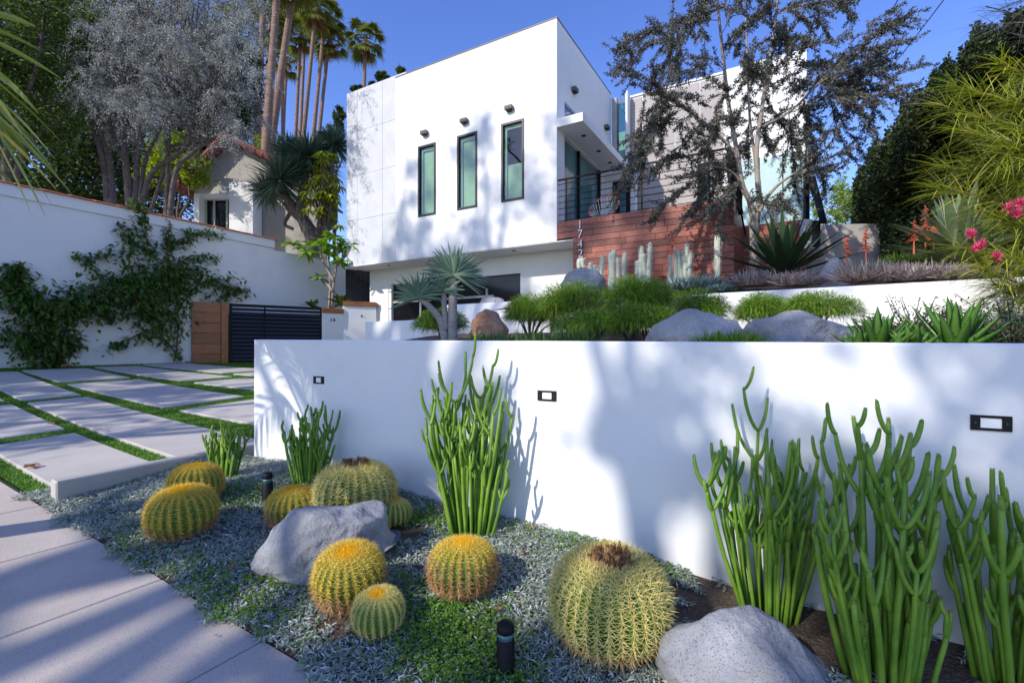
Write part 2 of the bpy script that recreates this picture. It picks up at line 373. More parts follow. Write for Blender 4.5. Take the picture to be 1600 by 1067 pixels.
M['plum'] = leafm('plumeria_leaf', (.10, .22, .02), (.24, .40, .04), tr=.4, rough=.35)
M['fanaloe'] = leafm('fan_aloe_leaf', (.08, .15, .10), (.17, .25, .16), tr=.05, rough=.45)
M['fern'] = leafm('feathery_foliage', (.09, .19, .02), (.24, .38, .04), (.34, .46, .08), tr=.35)
M['spiky'] = leafm('low_succulent', (.04, .10, .02), (.13, .22, .05), tr=.1)
M['aloe'] = leafm('aloe_leaf', (.035, .105, .015), (.10, .22, .035), tr=.08, rough=.35)
M['agave'] = leafm('agave_leaf', (.012, .035, .014), (.045, .085, .035), tr=.03, rough=.4)
M['furc'] = leafm('variegated_green', (.10, .18, .07), (.20, .27, .12), tr=.15)
M['furcm'] = leafm('variegated_cream', (.55, .55, .34), (.66, .64, .42), tr=.15)
M['lilac'] = leafm('lilac_tuft', (.26, .22, .22), (.46, .40, .37), (.55, .36, .38), tr=.15, rough=.6)
M['chalk'] = leafm('blue_finger', (.16, .25, .22), (.30, .40, .35), tr=.05)
M['torch'] = pbr('torch_cactus', (.42, .46, .36), .9, (.58, .60, .50), 22, bump=.4, bscale=120)
M['coral'] = leafm('coral_flower', (.66, .13, .06), (.80, .26, .14), tr=.2)
M['pink'] = leafm('pink_flower', (.62, .05, .16), (.80, .16, .32), tr=.3)
M['grev'] = leafm('needle_leaf', (.15, .21, .02), (.42, .45, .05), (.58, .50, .12), tr=.35)
M['grevd'] = leafm('grey_needle', (.10, .10, .09), (.20, .19, .16), tr=.2)
M['barrel'] = pbr('barrel_skin', (.065, .16, .02), .55, (.12, .24, .03), 9)
M['spine'] = leafm('yellow_spine', (.78, .56, .06), (.88, .70, .16), tr=.25)
M['spinep'] = leafm('pale_spine', (.72, .62, .18), (.84, .76, .36), tr=.25)
M['spineb'] = leafm('old_spine', (.42, .20, .08), (.62, .36, .18), tr=.15)
M['wool'] = leafm('yellow_wool', (.90, .58, .01), (.95, .70, .03), tr=.25)
M['brown'] = leafm('dried_flower', (.10, .045, .025), (.26, .13, .06), tr=.05)
M['woolt'] = leafm('tan_wool', (.52, .34, .15), (.66, .46, .22), tr=.1)
M['pencil'] = pbr('pencil_stem', (.085, .21, .015), .5, (.19, .33, .03), 7, spec=.4, speck=(.30, .33, .12), sscale=190, samt=.4)
M['pencild'] = pbr('pencil_tip', (.20, .30, .03), .5, (.13, .22, .03), 30)
M['tipbrown'] = pbr('pencil_bud', (.24, .17, .05), .7)
M['silver'] = leafm('silver_carpet', (.20, .26, .21), (.44, .50, .44), (.70, .73, .68), tr=.15, rough=.7)
M['clover'] = leafm('clover', (.08, .19, .02), (.20, .34, .05), tr=.3)
M['turf'] = leafm('turf', (.06, .17, .012), (.15, .31, .025), (.24, .36, .05), tr=.25)
M['dryleaf'] = leafm('dry_leaf', (.30, .13, .06), (.46, .24, .12), tr=.15)
M['frond'] = leafm('palm_blade', (.13, .20, .025), (.30, .36, .05), (.50, .42, .09), tr=.35, rough=.4)
def granite(name, a, b, c):
    return pbr(name, a, .9, b, 2.4, bump=.9, bscale=14, bdist=.03, speck=c, sscale=170, samt=.8, coord='obj', stain=((a[0] * .55, a[1] * .55, a[2] * .57), 3, .6))
M['granite'] = granite('granite', (.20, .205, .22), (.36, .36, .375), (.09, .09, .10))
M['granitew'] = granite('pale_granite', (.30, .29, .28), (.46, .445, .43), (.14, .135, .13))
M['granitep'] = granite('rust_granite', (.46, .20, .10), (.56, .36, .24), (.30, .22, .17))

# ================================================================== THE SETTING
def sheet(f, us, vs_):                                      # grid surface from f(u, v) -> point
    m = MB(); P = np.array([[f(u, v) for v in vs_] for u in us]); a, b = P.shape[:2]
    i, j = np.meshgrid(np.arange(a - 1), np.arange(b - 1), indexing='ij'); k = (i * b + j).ravel()
    return m.add(P.reshape(-1, 3), np.stack([k, k + b, k + b + 1, k + 1], 1))
def z_far(s, n):
    z = z_walk(np.clip(s, -30, 30)) - .42
    return z + np.clip(n - 22, 0, 300) * .045
gs = np.concatenate([[-1500, -500, -200, -80, -40], np.linspace(-30, 30, 25), [40, 80, 200, 500, 1500]])
gn = np.concatenate([[-1500, -500, -200, -60], np.linspace(-30, 40, 29), [80, 200, 500, 1500]])
tag(sheet(lambda s, n: G(s, n, z_far(s, n)), gs, gn).build('ground', M['ground'], smooth=True), 'dry sloping ground around the plot', kind='structure')
tag(sheet(lambda s, n: G(s, n, z_walk(s) - .15), np.linspace(-40, 40, 21), [-8.5, -6, -3, -.72]).build('road', M['pale_street']), 'unseen street below the pavement, made pale to bounce light', kind='structure')
kb = MB()
for s0 in np.arange(-20, 20, 2.0):
    p = G(s0, -.72, z_walk(s0) - .3); kb.box(p, G(s0 + 1.99, -.72, z_walk(s0 + 1.99) - .3) - p, nV * .14, V3(0, 0, .298), bev=.02)
tag(kb.build('kerb', M['concrete']), 'concrete kerb along the street', kind='structure')
# pavement slabs
sw = sheet(lambda s, n: G(s, n, z_walk(s) - .014), np.linspace(-20, 20, 11), [-.58, BE + .02]).build('pavement', M['joint'])
tag(sw, 'pale concrete pavement of large slabs', kind='structure')
def walk_z(x, y): return z_walk(x * aV[0] + y * aV[1])
jj = sorted(sn(hit(x, y, walk_z))[0] for x, y in ((70, 860), (128, 950), (337, 1040)))
step = (jj[-1] - jj[0]) / 2
js = [jj[0] - step * k for k in range(8, 0, -1)] + jj + [jj[-1] + step * k for k in range(1, 9)]
for s0, s1 in zip(js[:-1], js[1:]):
    m = MB(); p = G(s0 + .004, -.575, z_walk(s0) - .10)
    m.box(p, G(s1 - .004, -.575, z_walk(s1) - .10) - p, nV * (BE + .57), V3(0, 0, .10), bev=.006); m.build('slab', M['walk'], sw)
# planting bed between pavement and wall
tag(sheet(lambda s, n: (lambda p: V3(p[0], p[1], z_bed(p[0], p[1])))(G(s, n, 0)), np.linspace(-3.2, 5.12, 60), np.linspace(BE, WN + .05, 14)).build('planting_bed', M['soil'], smooth=True), 'sloping planting bed in front of the wall', kind='structure')
# driveway: turf base, concrete pads, kerb
cols = [((.145, -.044), (.86, -.044)), ((1.054, -.051), (1.863, -.072)), ((2.369, -.12), (3.635, -.148)), ((4.52, -.229), (5.92, -.297)), ((6.5, -.33), (8.3, -.42))]
pads = [(0, .66, 2.7), (0, 3.07, 5.25), (0, 5.65, 8.3), (1, .60, 5.25), (1, 5.55, 8.6), (2, .5, 3.2), (2, 3.6, 6.75), (2, 7.1, 8.75), (3, .4, 2.8), (3, 3.1, 5.75), (3, 6.15, 8.9), (4, .4, 3.6), (4, 3.9, 6.6), (4, 6.9, 9.2)]
turf_m = pbr('turf_base', (.05, .13, .012), .95, (.09, .20, .02), 30)
dv = sheet(lambda A, B: dAB(A if A > 1 else A + .30 * min(max(B, 0), 1.25) * (1 - A), B) - V3(0, 0, .035), np.linspace(.22, 9.8, 30), np.linspace(-.42, 7.6, 20)).build('driveway', turf_m, smooth=True)
tag(dv, 'driveway of concrete pads divided by strips of turf', kind='structure')
def inpad(A, B, g=0.0):
    r = np.zeros(len(A), bool)
    for c, a0, a1 in pads:
        (p, q), (p2, q2) = cols[c]; r |= (A > a0 + g) & (A < a1 - g) & (B > p + q * A + g) & (B < p2 + q2 * A - g)
    return r
for c, a0, a1 in pads:
    (p, q), (p2, q2) = cols[c]; m = MB(); k = 7; As = np.linspace(a0, a1, k)
    top = [[dAB(A, p + q * A), dAB(A, p2 + q2 * A)] for A in As]; e = .012
    V = []
    for i, (x, y) in enumerate(top):
        ia = DA * (e if i == 0 else -e if i == k - 1 else 0)
        V += [x - V3(0, 0, .1), x - V3(0, 0, e), x + DB * e + ia, y - DB * e + ia, y - V3(0, 0, e), y - V3(0, 0, .1)]
    fs = [(i * 6 + j, i * 6 + j + 1, (i + 1) * 6 + j + 1, (i + 1) * 6 + j) for i in range(k - 1) for j in range(5)]
    m.add(V, fs); e0 = (k - 1) * 6
    m.add([V[0], V[1], V[2], V[3], V[4], V[5]], [(0, 1, 4, 5), (1, 2, 3, 4)]); m.add([V[e0 + i] for i in range(6)], [(0, 5, 4, 1), (1, 4, 3, 2)])
    m.build('concrete_pad', M['concrete'], dv)
N = 230000
A_ = rng.uniform(.10, 9.7, N); B_ = rng.uniform(-.4, 6.5, N); ok = ~inpad(A_, B_, .004) & (A_ > .29 + .34 * np.clip(B_, 0, 1.2))
A_, B_ = A_[ok], B_[ok]
P = DP + DA * A_[:, None] + DB * B_[:, None]; P[:, 2] = z_drive(P[:, 0], P[:, 1]) - .035
m = MB(); m.blades(P, rdir(len(P), .55, 1), rng.uniform(.03, .052, len(P)), .007, .25, nseg=2, prof=(1, .8, .1))
tag(m.build('turf_strips', M['turf']), 'bright green turf growing between the driveway pads', 'turf', kind='stuff')
m = MB()                                                     # kerb wall between driveway and bed
k0 = DP + DA * .10 + DB * .03; k0[2] = ray(88, 753)[2] * k0[1]; k1 = dAB(.52, 1.25) + V3(0, 0, .004); k2 = dAB(.44, 3.4)
for p, q in ((k0, k1), (k1, k2)): m.box(p - V3(0, 0, .42), q - p, DA * .15, V3(0, 0, .42), bev=.012)
kw = m.build('driveway_kerb', M['concrete']); tag(kw, 'low concrete kerb wall edging the driveway above the silver ground cover', 'kerb wall')

# ------------------------------------------------------------------ street retaining wall
def wtop(s): return .022 + .0125 * (s + 1.0)
rw = thing('retaining_wall', G(4.6, WN, z_base(4.6)), 'long white plastered retaining wall in front of the terraced garden', 'wall')
m = MB(); ss = np.linspace(-3.4, 4.55, 24); th = .22
prof = []
V = []
for s in ss: V += [G(s, WN, z_base(s) - .3), G(s, WN, wtop(s) - .012), G(s, WN + .012, wtop(s)), G(s, WN + th, wtop(s)), G(s, WN + th, z_base(s) - .3)]
fs = [(i * 5 + j, (i + 1) * 5 + j, (i + 1) * 5 + j + 1, i * 5 + j + 1) for i in range(len(ss) - 1) for j in range(4)]
m.add(V, fs)
# rounded left end and the return towards the house
cx, cn, R = 4.55, WN + .12, .12
arc = [(cx + R * math.sin(q), cn - R * math.cos(q)) for q in np.linspace(0, math.pi / 2, 7)] + [(cx + R, WN + 5.0)]
for (s0, n0), (s1, n1) in zip(arc[:-1], arc[1:]):
    m.add([G(s0, n0, z_base(s0) - .3), G(s1, n1, z_base(s1) - .3), G(s1, n1, wtop(s1)), G(s0, n0, wtop(s0))], [(0, 1, 2, 3)])
m.add([G(s, n, wtop(4.55)) for s, n in arc] + [G(cx - .1, WN + 5.0, wtop(4.55)), G(cx - .1, WN + th, wtop(4.55)), G(cx, WN + .012, wtop(cx))], [list(range(len(arc) + 3))])
m.build('plastered_wall', M['smooth_stucco'], rw)
for x0, x1, y0, y1 in ((1515.7, 1580.9, 647.5, 674), (840.2, 870, 609.5, 626.6), (490.3, 506.8, 587.3, 600)):
    a0 = sn(on_n(x0, 0, WN))[0]; a1 = sn(on_n(x1, 0, WN))[0]
    zc = on_n((x0 + x1) / 2, (y0 + y1) / 2, WN)[2]; wd, ht = .134, .066; sc_ = (a0 + a1) / 2
    f = MB(); o = G(sc_ - wd / 2, WN - .009, zc - ht / 2)
    for u0, u1, v0, v1 in ((0, 1, 0, .17), (0, 1, .83, 1), (0, .24, .17, .83), (.76, 1, .17, .83)):
        f.box(o + aV * wd * u0 + V3(0, 0, ht * v0), aV * wd * (u1 - u0), nV * .012, V3(0, 0, ht * (v1 - v0)))
    st = f.build('step_light', M['black'], rw); f = MB()
    f.box(o + aV * wd * .24 + nV * .005 + V3(0, 0, ht * .17), aV * wd * .52, nV * .004, V3(0, 0, ht * .66)); f.build('lens', M['lens'], st)
    f = MB()
    for u in (.12, .88): f.lathe(G(sc_ + (u - .5) * wd, WN - .0095, zc), [(.0001, .003), (.003, .002), (.003, -.002), (.0001, -.003)], 6)
    f.build('screw', M['lamp'], st)

# ------------------------------------------------------------------ terraces and the second wall
tl = sheet(lambda s, n: (lambda p: V3(p[0], p[1], float(z_ter(p[0], p[1])) + .03 * math.sin(2.3 * s) * math.sin(1.9 * n)))(G(s, n, 0)), np.linspace(-6, 4.55, 40), np.linspace(WN + .18, W2N, 16)).build('lower_terrace', M['mulch'], smooth=True)
tag(tl, 'mulched lower planting terrace', kind='structure')
tu = sheet(lambda s, n: (lambda p: V3(p[0], p[1], float(z_ter(p[0], p[1])) + .03 * math.sin(2.3 * s) * math.sin(1.9 * n)))(G(s, n, 0)), np.linspace(-8, 4.2, 40), np.linspace(W2N + .12, NC0 + .02, 16)).build('upper_terrace', M['mulch'], smooth=True)
tag(tu, 'mulched upper planting terrace below the house', kind='structure')
t2 = on_n(1300, 448.5, W2N)[2]
m = MB(); m.box(G(-6.5, W2N, -.2), aV * 9.5, nV * .2, V3(0, 0, t2 + .2), bev=.012)
tag(m.build('terrace_wall', M['stucco']), 'low white terrace wall behind the feathery shrubs and boulders', 'wall')
# low walls by the garage
m = MB(); p0 = on_n(570, 503, 7.4); s0, _ = sn(p0); m.box(G(s0, 7.4, -.6), -aV * (s0 - sn(on_n(660, 503, 7.4))[0]), nV * 1.6, V3(0, 0, p0[2] + .6), bev=.012)
tag(m.build('planter_wall', M['smooth_stucco']), 'low white block wall at the foot of the garage window', 'wall')
m = MB(); p0 = on_n(690, 477, 8.6); s0, _ = sn(p0); m.box(G(s0, 8.6, -.2), -aV * (s0 - sn(on_n(860, 477, 8.6))[0]), nV * .6, V3(0, 0, p0[2] + .2), bev=.012)
tag(m.build('planter_wall', M['smooth_stucco']), 'short white planter wall right of the fan aloe with pale stones on it', 'wall')

# ================================================================== THE HOUSE
house = thing('house', HP(0, 0, 1.2), 'modern white box house with wood clad balcony and three slim windows', 'house')
def hb(m, t0, t1, d0, d1, z0, z1, mat=0, bev=0): return m.box(HP(t0, d0, z0), aV * (t1 - t0), nV * (d1 - d0), V3(0, 0, z1 - z0), mat, bev)
def holewall(m, fn, u0, u1, v0, v1, holes, dep):
    """plane with openings; fn(u, v, d) -> point, reveals go in by dep"""
    us = sorted({u0, u1, *[h[0] for h in holes], *[h[1] for h in holes]}); vs2 = sorted({v0, v1, *[h[2] for h in holes], *[h[3] for h in holes]})
    for a, b in zip(us[:-1], us[1:]):
        for c, d in zip(vs2[:-1], vs2[1:]):
            mu, mv = (a + b) / 2, (c + d) / 2
            if any(h[0] < mu < h[1] and h[2] < mv < h[3] for h in holes): continue
            m.add([fn(a, c, 0), fn(b, c, 0), fn(b, d, 0), fn(a, d, 0)], [(0, 1, 2, 3)])
    for a, b, c, d in holes:
        q = [(a, c), (b, c), (b, d), (a, d)]
        for (x, y), (x2, y2) in zip(q, q[1:] + q[:1]): m.add([fn(x, y, 0), fn(x2, y2, 0), fn(x2, y2, dep), fn(x, y, dep)], [(0, 1, 2, 3)])
T1 = hf(618.5, 200)[0]; T2 = hf(537.5, 200)[0]
ZB = hf(870, 376.8)[1]; ZT = hf(870, 28.7)[1]
wins = []
for (xl, xr, ytl, ytr, ybl, ybr) in ((653.4, 681, 230.2, 223.1, 340.5, 335.3), (714.5, 745.7, 213.3, 204.9, 328.7, 323.6), (783.4, 818.9, 194.2, 184.8, 316.9, 310.5)):
    wins.append((hf(xr, 200)[0], hf(xl, 200)[0], (hf(xl, ybl)[1] + hf(xr, ybr)[1]) / 2, (hf(xl, ytl)[1] + hf(xr, ytr)[1]) / 2))
zw0 = sum(q[2] for q in wins) / 3; zw1 = sum(q[3] for q in wins) / 3
wins = [(q[0], q[1], zw0, zw1) for q in wins]
# side openings: sliding door under the canopy and the clerestory above it
dg0 = hs(882, 300)[0]; dg1 = hs(940, 300)[0]
ZD = 3.0; ZC = 5.27                                          # balcony floor, canopy underside
side_open = [(dg0, dg1, ZD + .02, ZC - .03), (dg0, hs(900, 170)[0] + .05, ZC + .23, hs(882, 158)[1])]
m = MB()
holewall(m, lambda t, z, d: HP(t, d, z), 0, T1, ZB, ZT, wins, .16)
holewall(m, lambda n, z, d: HP(d, n, z), 0, 4.03, ZB, ZT, side_open, .16)
m.add([HP(T1, 0, ZB), HP(T1, .3, ZB), HP(T1, .3, ZT), HP(T1, 0, ZT)], [(0, 1, 2, 3)])
m.add([HP(0, 4.03, ZB), HP(T2, 4.03, ZB), HP(T2, 4.03, ZT), HP(0, 4.03, ZT)], [(0, 1, 2, 3)])
m.add([HP(0, 0, ZT), HP(T1, 0, ZT), HP(T1, 4.03, ZT), HP(0, 4.03, ZT)], [(0, 1, 2, 3)])
m.build('wall', M['stucco'], house)
m = MB(); hb(m, -.012, T1 + .012, -.012, .06, ZT + .002, ZT + .03); hb(m, -.012, .06, .06, 4.0, ZT + .002, ZT + .03); m.build('roof_coping', M['lamp'], house)
m = MB(); hb(m, .17, T2 - .2, .5, .52, ZB + .1, ZT - .1); hb(m, .5, .52, .55, 3.9, ZB + .1, ZT - .1); m.build('dark_room_sheet', M['inside'], house)  # dark sheets added behind the openings in place of room shade
for i, (t0, t1, z0, z1) in enumerate(wins):
    m = MB(); fw = .055
    hb(m, t0 + .002, t1 - .002, -.02, .06, z1 - fw, z1 - .002); hb(m, t0 + .002, t1 - .002, -.02, .06, z0 + .002, z0 + fw)
    hb(m, t0 + .002, t0 + fw, -.02, .06, z0 + fw, z1 - fw); hb(m, t1 - fw, t1 - .002, -.02, .06, z0 + fw, z1 - fw)
    wo = m.build('window', M['frame'], house)
    m = MB(); hb(m, t0 + fw, t1 - fw, .03, .036, z0 + fw, z1 - fw); m.build('pane', M['glass'], wo)
    m = MB(); hb(m, t1 - fw - .075, t1 - fw - .001, .064, .10, z0 + .06, z1 - .06); hb(m, t0 + fw, t1 - fw - .076, .064, .10, z1 - .15, z1 - .06); m.build('inner_jamb', M['jambg'], wo)
    m = MB(); top = z1 - .14 if i < 2 else z0 + (z1 - z0) * .48
    hb(m, t0 + .01, t1 - fw - .06, .105, .11, z0 + .01, top); m.build('blind', M['blind'], wo)
def sconce(c, u, out, par=house):                             # small down-lighter box: c on the wall, u along it, out from it
    m = MB(); wd, ht, dp = .21, .105, .125
    m.box(c - u * wd / 2 - V3(0, 0, ht / 2), u * wd, out * dp, V3(0, 0, ht), bev=.008); s = m.build('wall_lamp', M['lamp'], par)
    m = MB(); m.box(c - u * wd * .38 + out * (dp - .001) - V3(0, 0, ht * .18), u * wd * .76, out * .005, V3(0, 0, ht * .12)); m.build('slot', M['recess_shade'], s)
    m = MB(); m.box(c - u * wd * .3 + out * .02 - V3(0, 0, ht / 2 + .03), u * wd * .6, out * .08, V3(0, 0, .029)); m.build('lens', M['recess_shade'], s)
for x, y in ((665, 209), (727, 190.5), (797, 170.5)): t, z = hf(x, y); sconce(HP(t, -.001, z), aV, -nV)
for x, y in ((895, 142), (945.5, 200)): d, z = hs(x, y); sconce(HP(-.001, d, z), nV, -aV)
# cement panels on the left part
zt2 = hf(580, 132.6, .12)[1]; zb2 = hf(590, 411.5, .12)[1]
m = MB(); hb(m, T1 - .3, T2, .16, .4, zb2, zt2 - .03); gp = m.build('panel_cladding', M['joint'], house)
tl_ = hf(558.2, 200, .12)[0]; tm_ = hf(597.5, 200, .12)[0]
zs = [zb2] + [hf(577, y, .12)[1] for y in (340, 269.5, 199.5)] + [zt2]
ts = [T1 - .28, tm_, tl_, T2]
for t0, t1 in zip(ts[:-1], ts[1:]):
    for z0, z1 in zip(zs[:-1], zs[1:]):
        m = MB(); hb(m, t0 + .004, t1 - .004, .12, .15, z0 + .004, z1 - .004); m.build('panel', M['panel'], gp)
m = MB(); hb(m, T2 + .002, T2 + .02, .13, 3.8, zb2, zt2 - .02); m.build('end_wall', M['stucco'], house)
# soffit and ground floor wall
DR = .9; TR = hf(895, 400)[0]
m = MB(); hb(m, TR, T2 - .05, .012, DR + .3, ZB - .02, ZB - .001); sf = m.build('soffit', M['stucco'], house)
for x, y in ((607.5, 415), (671.5, 407.6), (802.8, 391.8)):
    r = ray(x, y); p = r * ((ZB - .021) / r[2]); m = MB(); m.lathe(p, [(.0001, -.001), (.05, -.001), (.062, -.004), (.062, .01)], 16); m.build('downlight', M['recess_shade'], sf)
TL = hf(577.8, 440, DR)[0]
gx0 = hf(813, 430, DR)[0]; gx1 = hf(607, 450, DR)[0]; gz1 = (hf(813, 425.6, DR)[1] + hf(607, 446, DR)[1]) / 2; gz0 = .45
m = MB(); holewall(m, lambda t, z, d: HP(t, DR + d, z), TR, TL, -.2, ZB - .02, [(gx0, gx1, gz0, gz1)], .14)
m.add([HP(TL, DR, -.2), HP(TL, DR + 2.8, -.2), HP(TL, DR + 2.8, ZB - .02), HP(TL, DR, ZB - .02)], [(0, 1, 2, 3)])
m.build('ground_floor_wall', M['stucco'], house)
m = MB(); hb(m, gx0, gx1, DR + .12, DR + .135, gz0, gz1); gw = m.build('garage_window', M['darkglass'], house)
m = MB()
for t in np.linspace(gx0 + .02, gx1 - .02, 5): hb(m, t - .02, t + .02, DR + .085, DR + .118, gz0 + .55, gz0 + .60)
zr = hf(700, 467, DR + .1)[1]
hb(m, gx0 + .9, gx1 - .02, DR + .08, DR + .118, zr - .03, zr + .03); m.build('transom', M['cream'], gw)
for t in (hf(654, 470, DR)[0], hf(758, 455, DR)[0]):
    m = MB(); hb(m, t - .03, t + .03, DR + .078, DR + .116, gz0, zr - .031 if t > 3 else zr + .22); m.build('mullion', M['cream'], gw)
m = MB(); hb(m, gx1 - .10, gx1 - .002, DR + .02, DR + .118, gz0, gz1 - .002); m.build('frame', M['stucco'], gw)
# wood cladding of the balcony front
TWr = hf(1147, 350)[0]; zW1 = hf(872, 347.3)[1]; zW0 = .95; rh = .1345
m = MB(); hb(m, TWr + .03, TR - .002, .025, .2, zW0, zW1 - .01); hb(m, TR, -.004, .025, .2, ZB + .002, zW1 - .01); wc = m.build('wood_cladding', M['joint'], house)
zr = zW1; k = 0; random.seed(5)
while zr - rh > zW0 - .01:
    t = TWr; left = -.003 if zr - rh > ZB - .02 else TR - .003
    t -= random.uniform(0, .5) * 0
    first = True
    while t < left - .01:
        ln = random.uniform(.45, 1.1) if not first else random.uniform(.25, .9); first = False
        t2_ = min(t + ln, left)
        if left - t2_ < .18: t2_ = left
        m = MB(); hb(m, t + .0015, t2_ - .0015, random.uniform(-.003, .001), .022, zr - rh + .003, zr - .003, bev=.003); m.build('plank', M['ipe'], wc); t = t2_
    zr -= rh; k += 1
zr = zW1                                                     # return at the right end
while zr - rh > zW0 - .01:
    m = MB(); m.box(HP(TWr, .03, zr - rh + .003), nV * 2.2, aV * .02, V3(0, 0, rh - .006), bev=.003); m.build('plank', M['ipe'], wc); zr -= rh
m = MB(); hb(m, TWr + .03, -.01, .03, 4.3, zW1 - .14, zW1 - .03); m.build('balcony_floor', M['taupe'], house)
# numerals
for ch, x, y, h_ in (('1', 907, 352, 12.6), ('7', 907.2, 366.7, 12.8), ('4', 907.3, 382, 12.6), ('2', 907.8, 397, 12.6)):
    t, z = hf(x, y); cu = bpy.data.curves.new('numeral', 'FONT'); cu.body = ch; cu.align_x = 'CENTER'; cu.align_y = 'CENTER'; cu.extrude = .012; cu.size = .268
    cu.offset = -.004
    tmp = bpy.data.objects.new('numeral_outline', cu); COL.objects.link(tmp); bpy.context.view_layer.update()
    me = bpy.data.meshes.new_from_object(tmp.evaluated_get(bpy.context.evaluated_depsgraph_get())); bpy.data.objects.remove(tmp)
    o = bpy.data.objects.new('numeral', me); COL.objects.link(o); o.parent = house
    o.location = HP(t, -.03, z) + V3(0, 0, H) - WL['house']; o.rotation_euler = (math.radians(90), 0, math.atan2(-aV[1], -aV[0])); me.materials.clear(); me.materials.append(M['steel'])
# balcony railing
zR = hf(876, 280)[1]; rl = hf(1140, 240)[0]
m = MB(); hb(m, rl, -.01, .03, .075, zR - .02, zR + .012); ra = m.build('railing', M['black'], house)
for z in np.linspace(zW1 + .03, zR - .11, 7): m = MB(); m.tube([HP(rl + .01, .052, z), HP(-.02, .052, z)], .0085, 6); m.build('rail', M['black'], ra)
for x in (883.5, 1002, 1101, 1139): t, _ = hf(x, 300); m = MB(); hb(m, t - .014, t + .014, .036, .070, zW1 - .05, zR - .021); m.build('post', M['black'], ra)
# canopy over the sliding door
cw = -hf(910.6, 180)[0]; cd = hs(978, 262, -cw)[0]
m = MB(); hb(m, -cw, -.003, .0, cd, ZC, ZC + .2); ca = m.build('canopy', M['stucco'], house)
for x, y in ((912, 212.5), (935.5, 236.5), (953, 254.5)):
    r = ray(x, y); p = r * ((ZC - .001) / r[2]); m = MB(); m.lathe(p, [(.0001, -.001), (.05, -.001), (.062, -.004), (.062, .005)], 16); m.build('downlight', M['recess_shade'], ca)
# sliding door glass and clerestory on the side wall
d0, d1, z0, z1 = side_open[0]
m = MB(); m.box(HP(.10, d0, z0), nV * (d1 - d0), aV * .01, V3(0, 0, z1 - z0)); sd = m.build('sliding_door', M['tealglass'], house)
for dd in (d0, hs(908, 300)[0] - .05, d1 - .07):
    m = MB(); m.box(HP(.03, dd, z0), nV * .07, aV * .068, V3(0, 0, z1 - z0)); m.build('stile', M['black'], sd)
d0, d1, z0, z1 = side_open[1]
m = MB(); m.box(HP(.06, d0, z0), nV * (d1 - d0), aV * .01, V3(0, 0, z1 - z0)); m.build('clerestory', M['blueglass'], house)
# inner wall with a glazed door below the canopy, then the rear wing
DI = 3.5
m = MB(); hb(m, -cw - .25, -.004, DI, DI + .2, ZD, ZC - .002); iw = m.build('entrance_wall', M['stucco'], house)
t0, t1 = hf(985, 300, DI)[0], hf(958, 300, DI)[0]
m = MB(); hb(m, t0, t1, DI - .05, DI - .002, ZD, ZD + 1.95); do = m.build('door', M['black'], house)
m = MB(); hb(m, t0 + .12, t1 - .22, DI - .06, DI - .052, ZD + .1, ZD + 1.8); m.build('pane', M['tealglass'], do)
DW = 4.38; tA = hf(978, 200, DW)[0]; tB = hf(1131, 200, DW)[0]; tC = hf(1260, 200, DW)[0]
m = MB(); hb(m, tB, tA, DW + .03, DW + 3, ZD - .3, ZT - .06); rwg = m.build('rear_wing', M['cord'], house)
tj = [tA, hf(1003.5, 200, DW)[0], hf(1054, 200, DW)[0], hf(1093, 200, DW)[0], tB]; zj = [ZD - .2, hf(1030, 302, DW)[1], hf(1030, 229, DW)[1], ZT - .1]
for a, b in zip(tj[1:], tj[:-1]):
    for c, d in zip(zj[:-1], zj[1:]): m = MB(); hb(m, a + .014, b - .014, DW, DW + .03, c + .014, d - .014, bev=.004); m.build('concrete_panel', M['taupe'], rwg)
m = MB(); hb(m, tA, tA + .02, DW, DW + 2.6, ZD, ZT - .08); m.build('wing_end', M['taupe'], house)
m = MB(); hb(m, tC, tB - .003, DW - .1, DW + 3, ZD - 1.8, ZT - .02); m.build('white_wing', M['stucco'], house)
m = MB(); hb(m, tB - .01, tA + .02, DW - .012, DW + .1, ZT - .055, ZT + .0); m.build('wing_coping', M['stucco'], house)
tx = hf(1090, 250, DW)[0]; tx2 = hf(1108, 250, DW)[0]
m = MB(); hb(m, tx2, tx, DW - .06, DW - .002, ZD, ZD + 2.35); dr = m.build('terrace_door', M['black'], house)
m = MB(); hb(m, tx2 + .09, tx - .3, DW - .075, DW - .062, ZD + .1, ZD + 2.2); m.build('pane', M['tealglass'], dr)
tg0, tg1 = hf(978, 200, 4.05)[0], hf(964, 200, 4.05)[0]
m = MB(); hb(m, tg0 + .01, tg1, 4.1, 4.12, ZC + .2, ZT - .12); m.build('stair_glass', M['glassg'], house)
m = MB(); hb(m, tg1 + .01, -.01, 4.05, 4.3, ZD, ZT - .1, bev=.01); m.build('concrete_column', M['taupe'], house)
m = MB(); hb(m, tg0 - .06, tg0, 4.0, 4.3, ZD, ZT - .0); m.build('corner_trim', M['stucco'], house)
m = MB(); hb(m, tg0 - .2, .5, 5.6, 5.8, ZD, ZT - .5); m.build('stair_wall', M['stucco'], house)
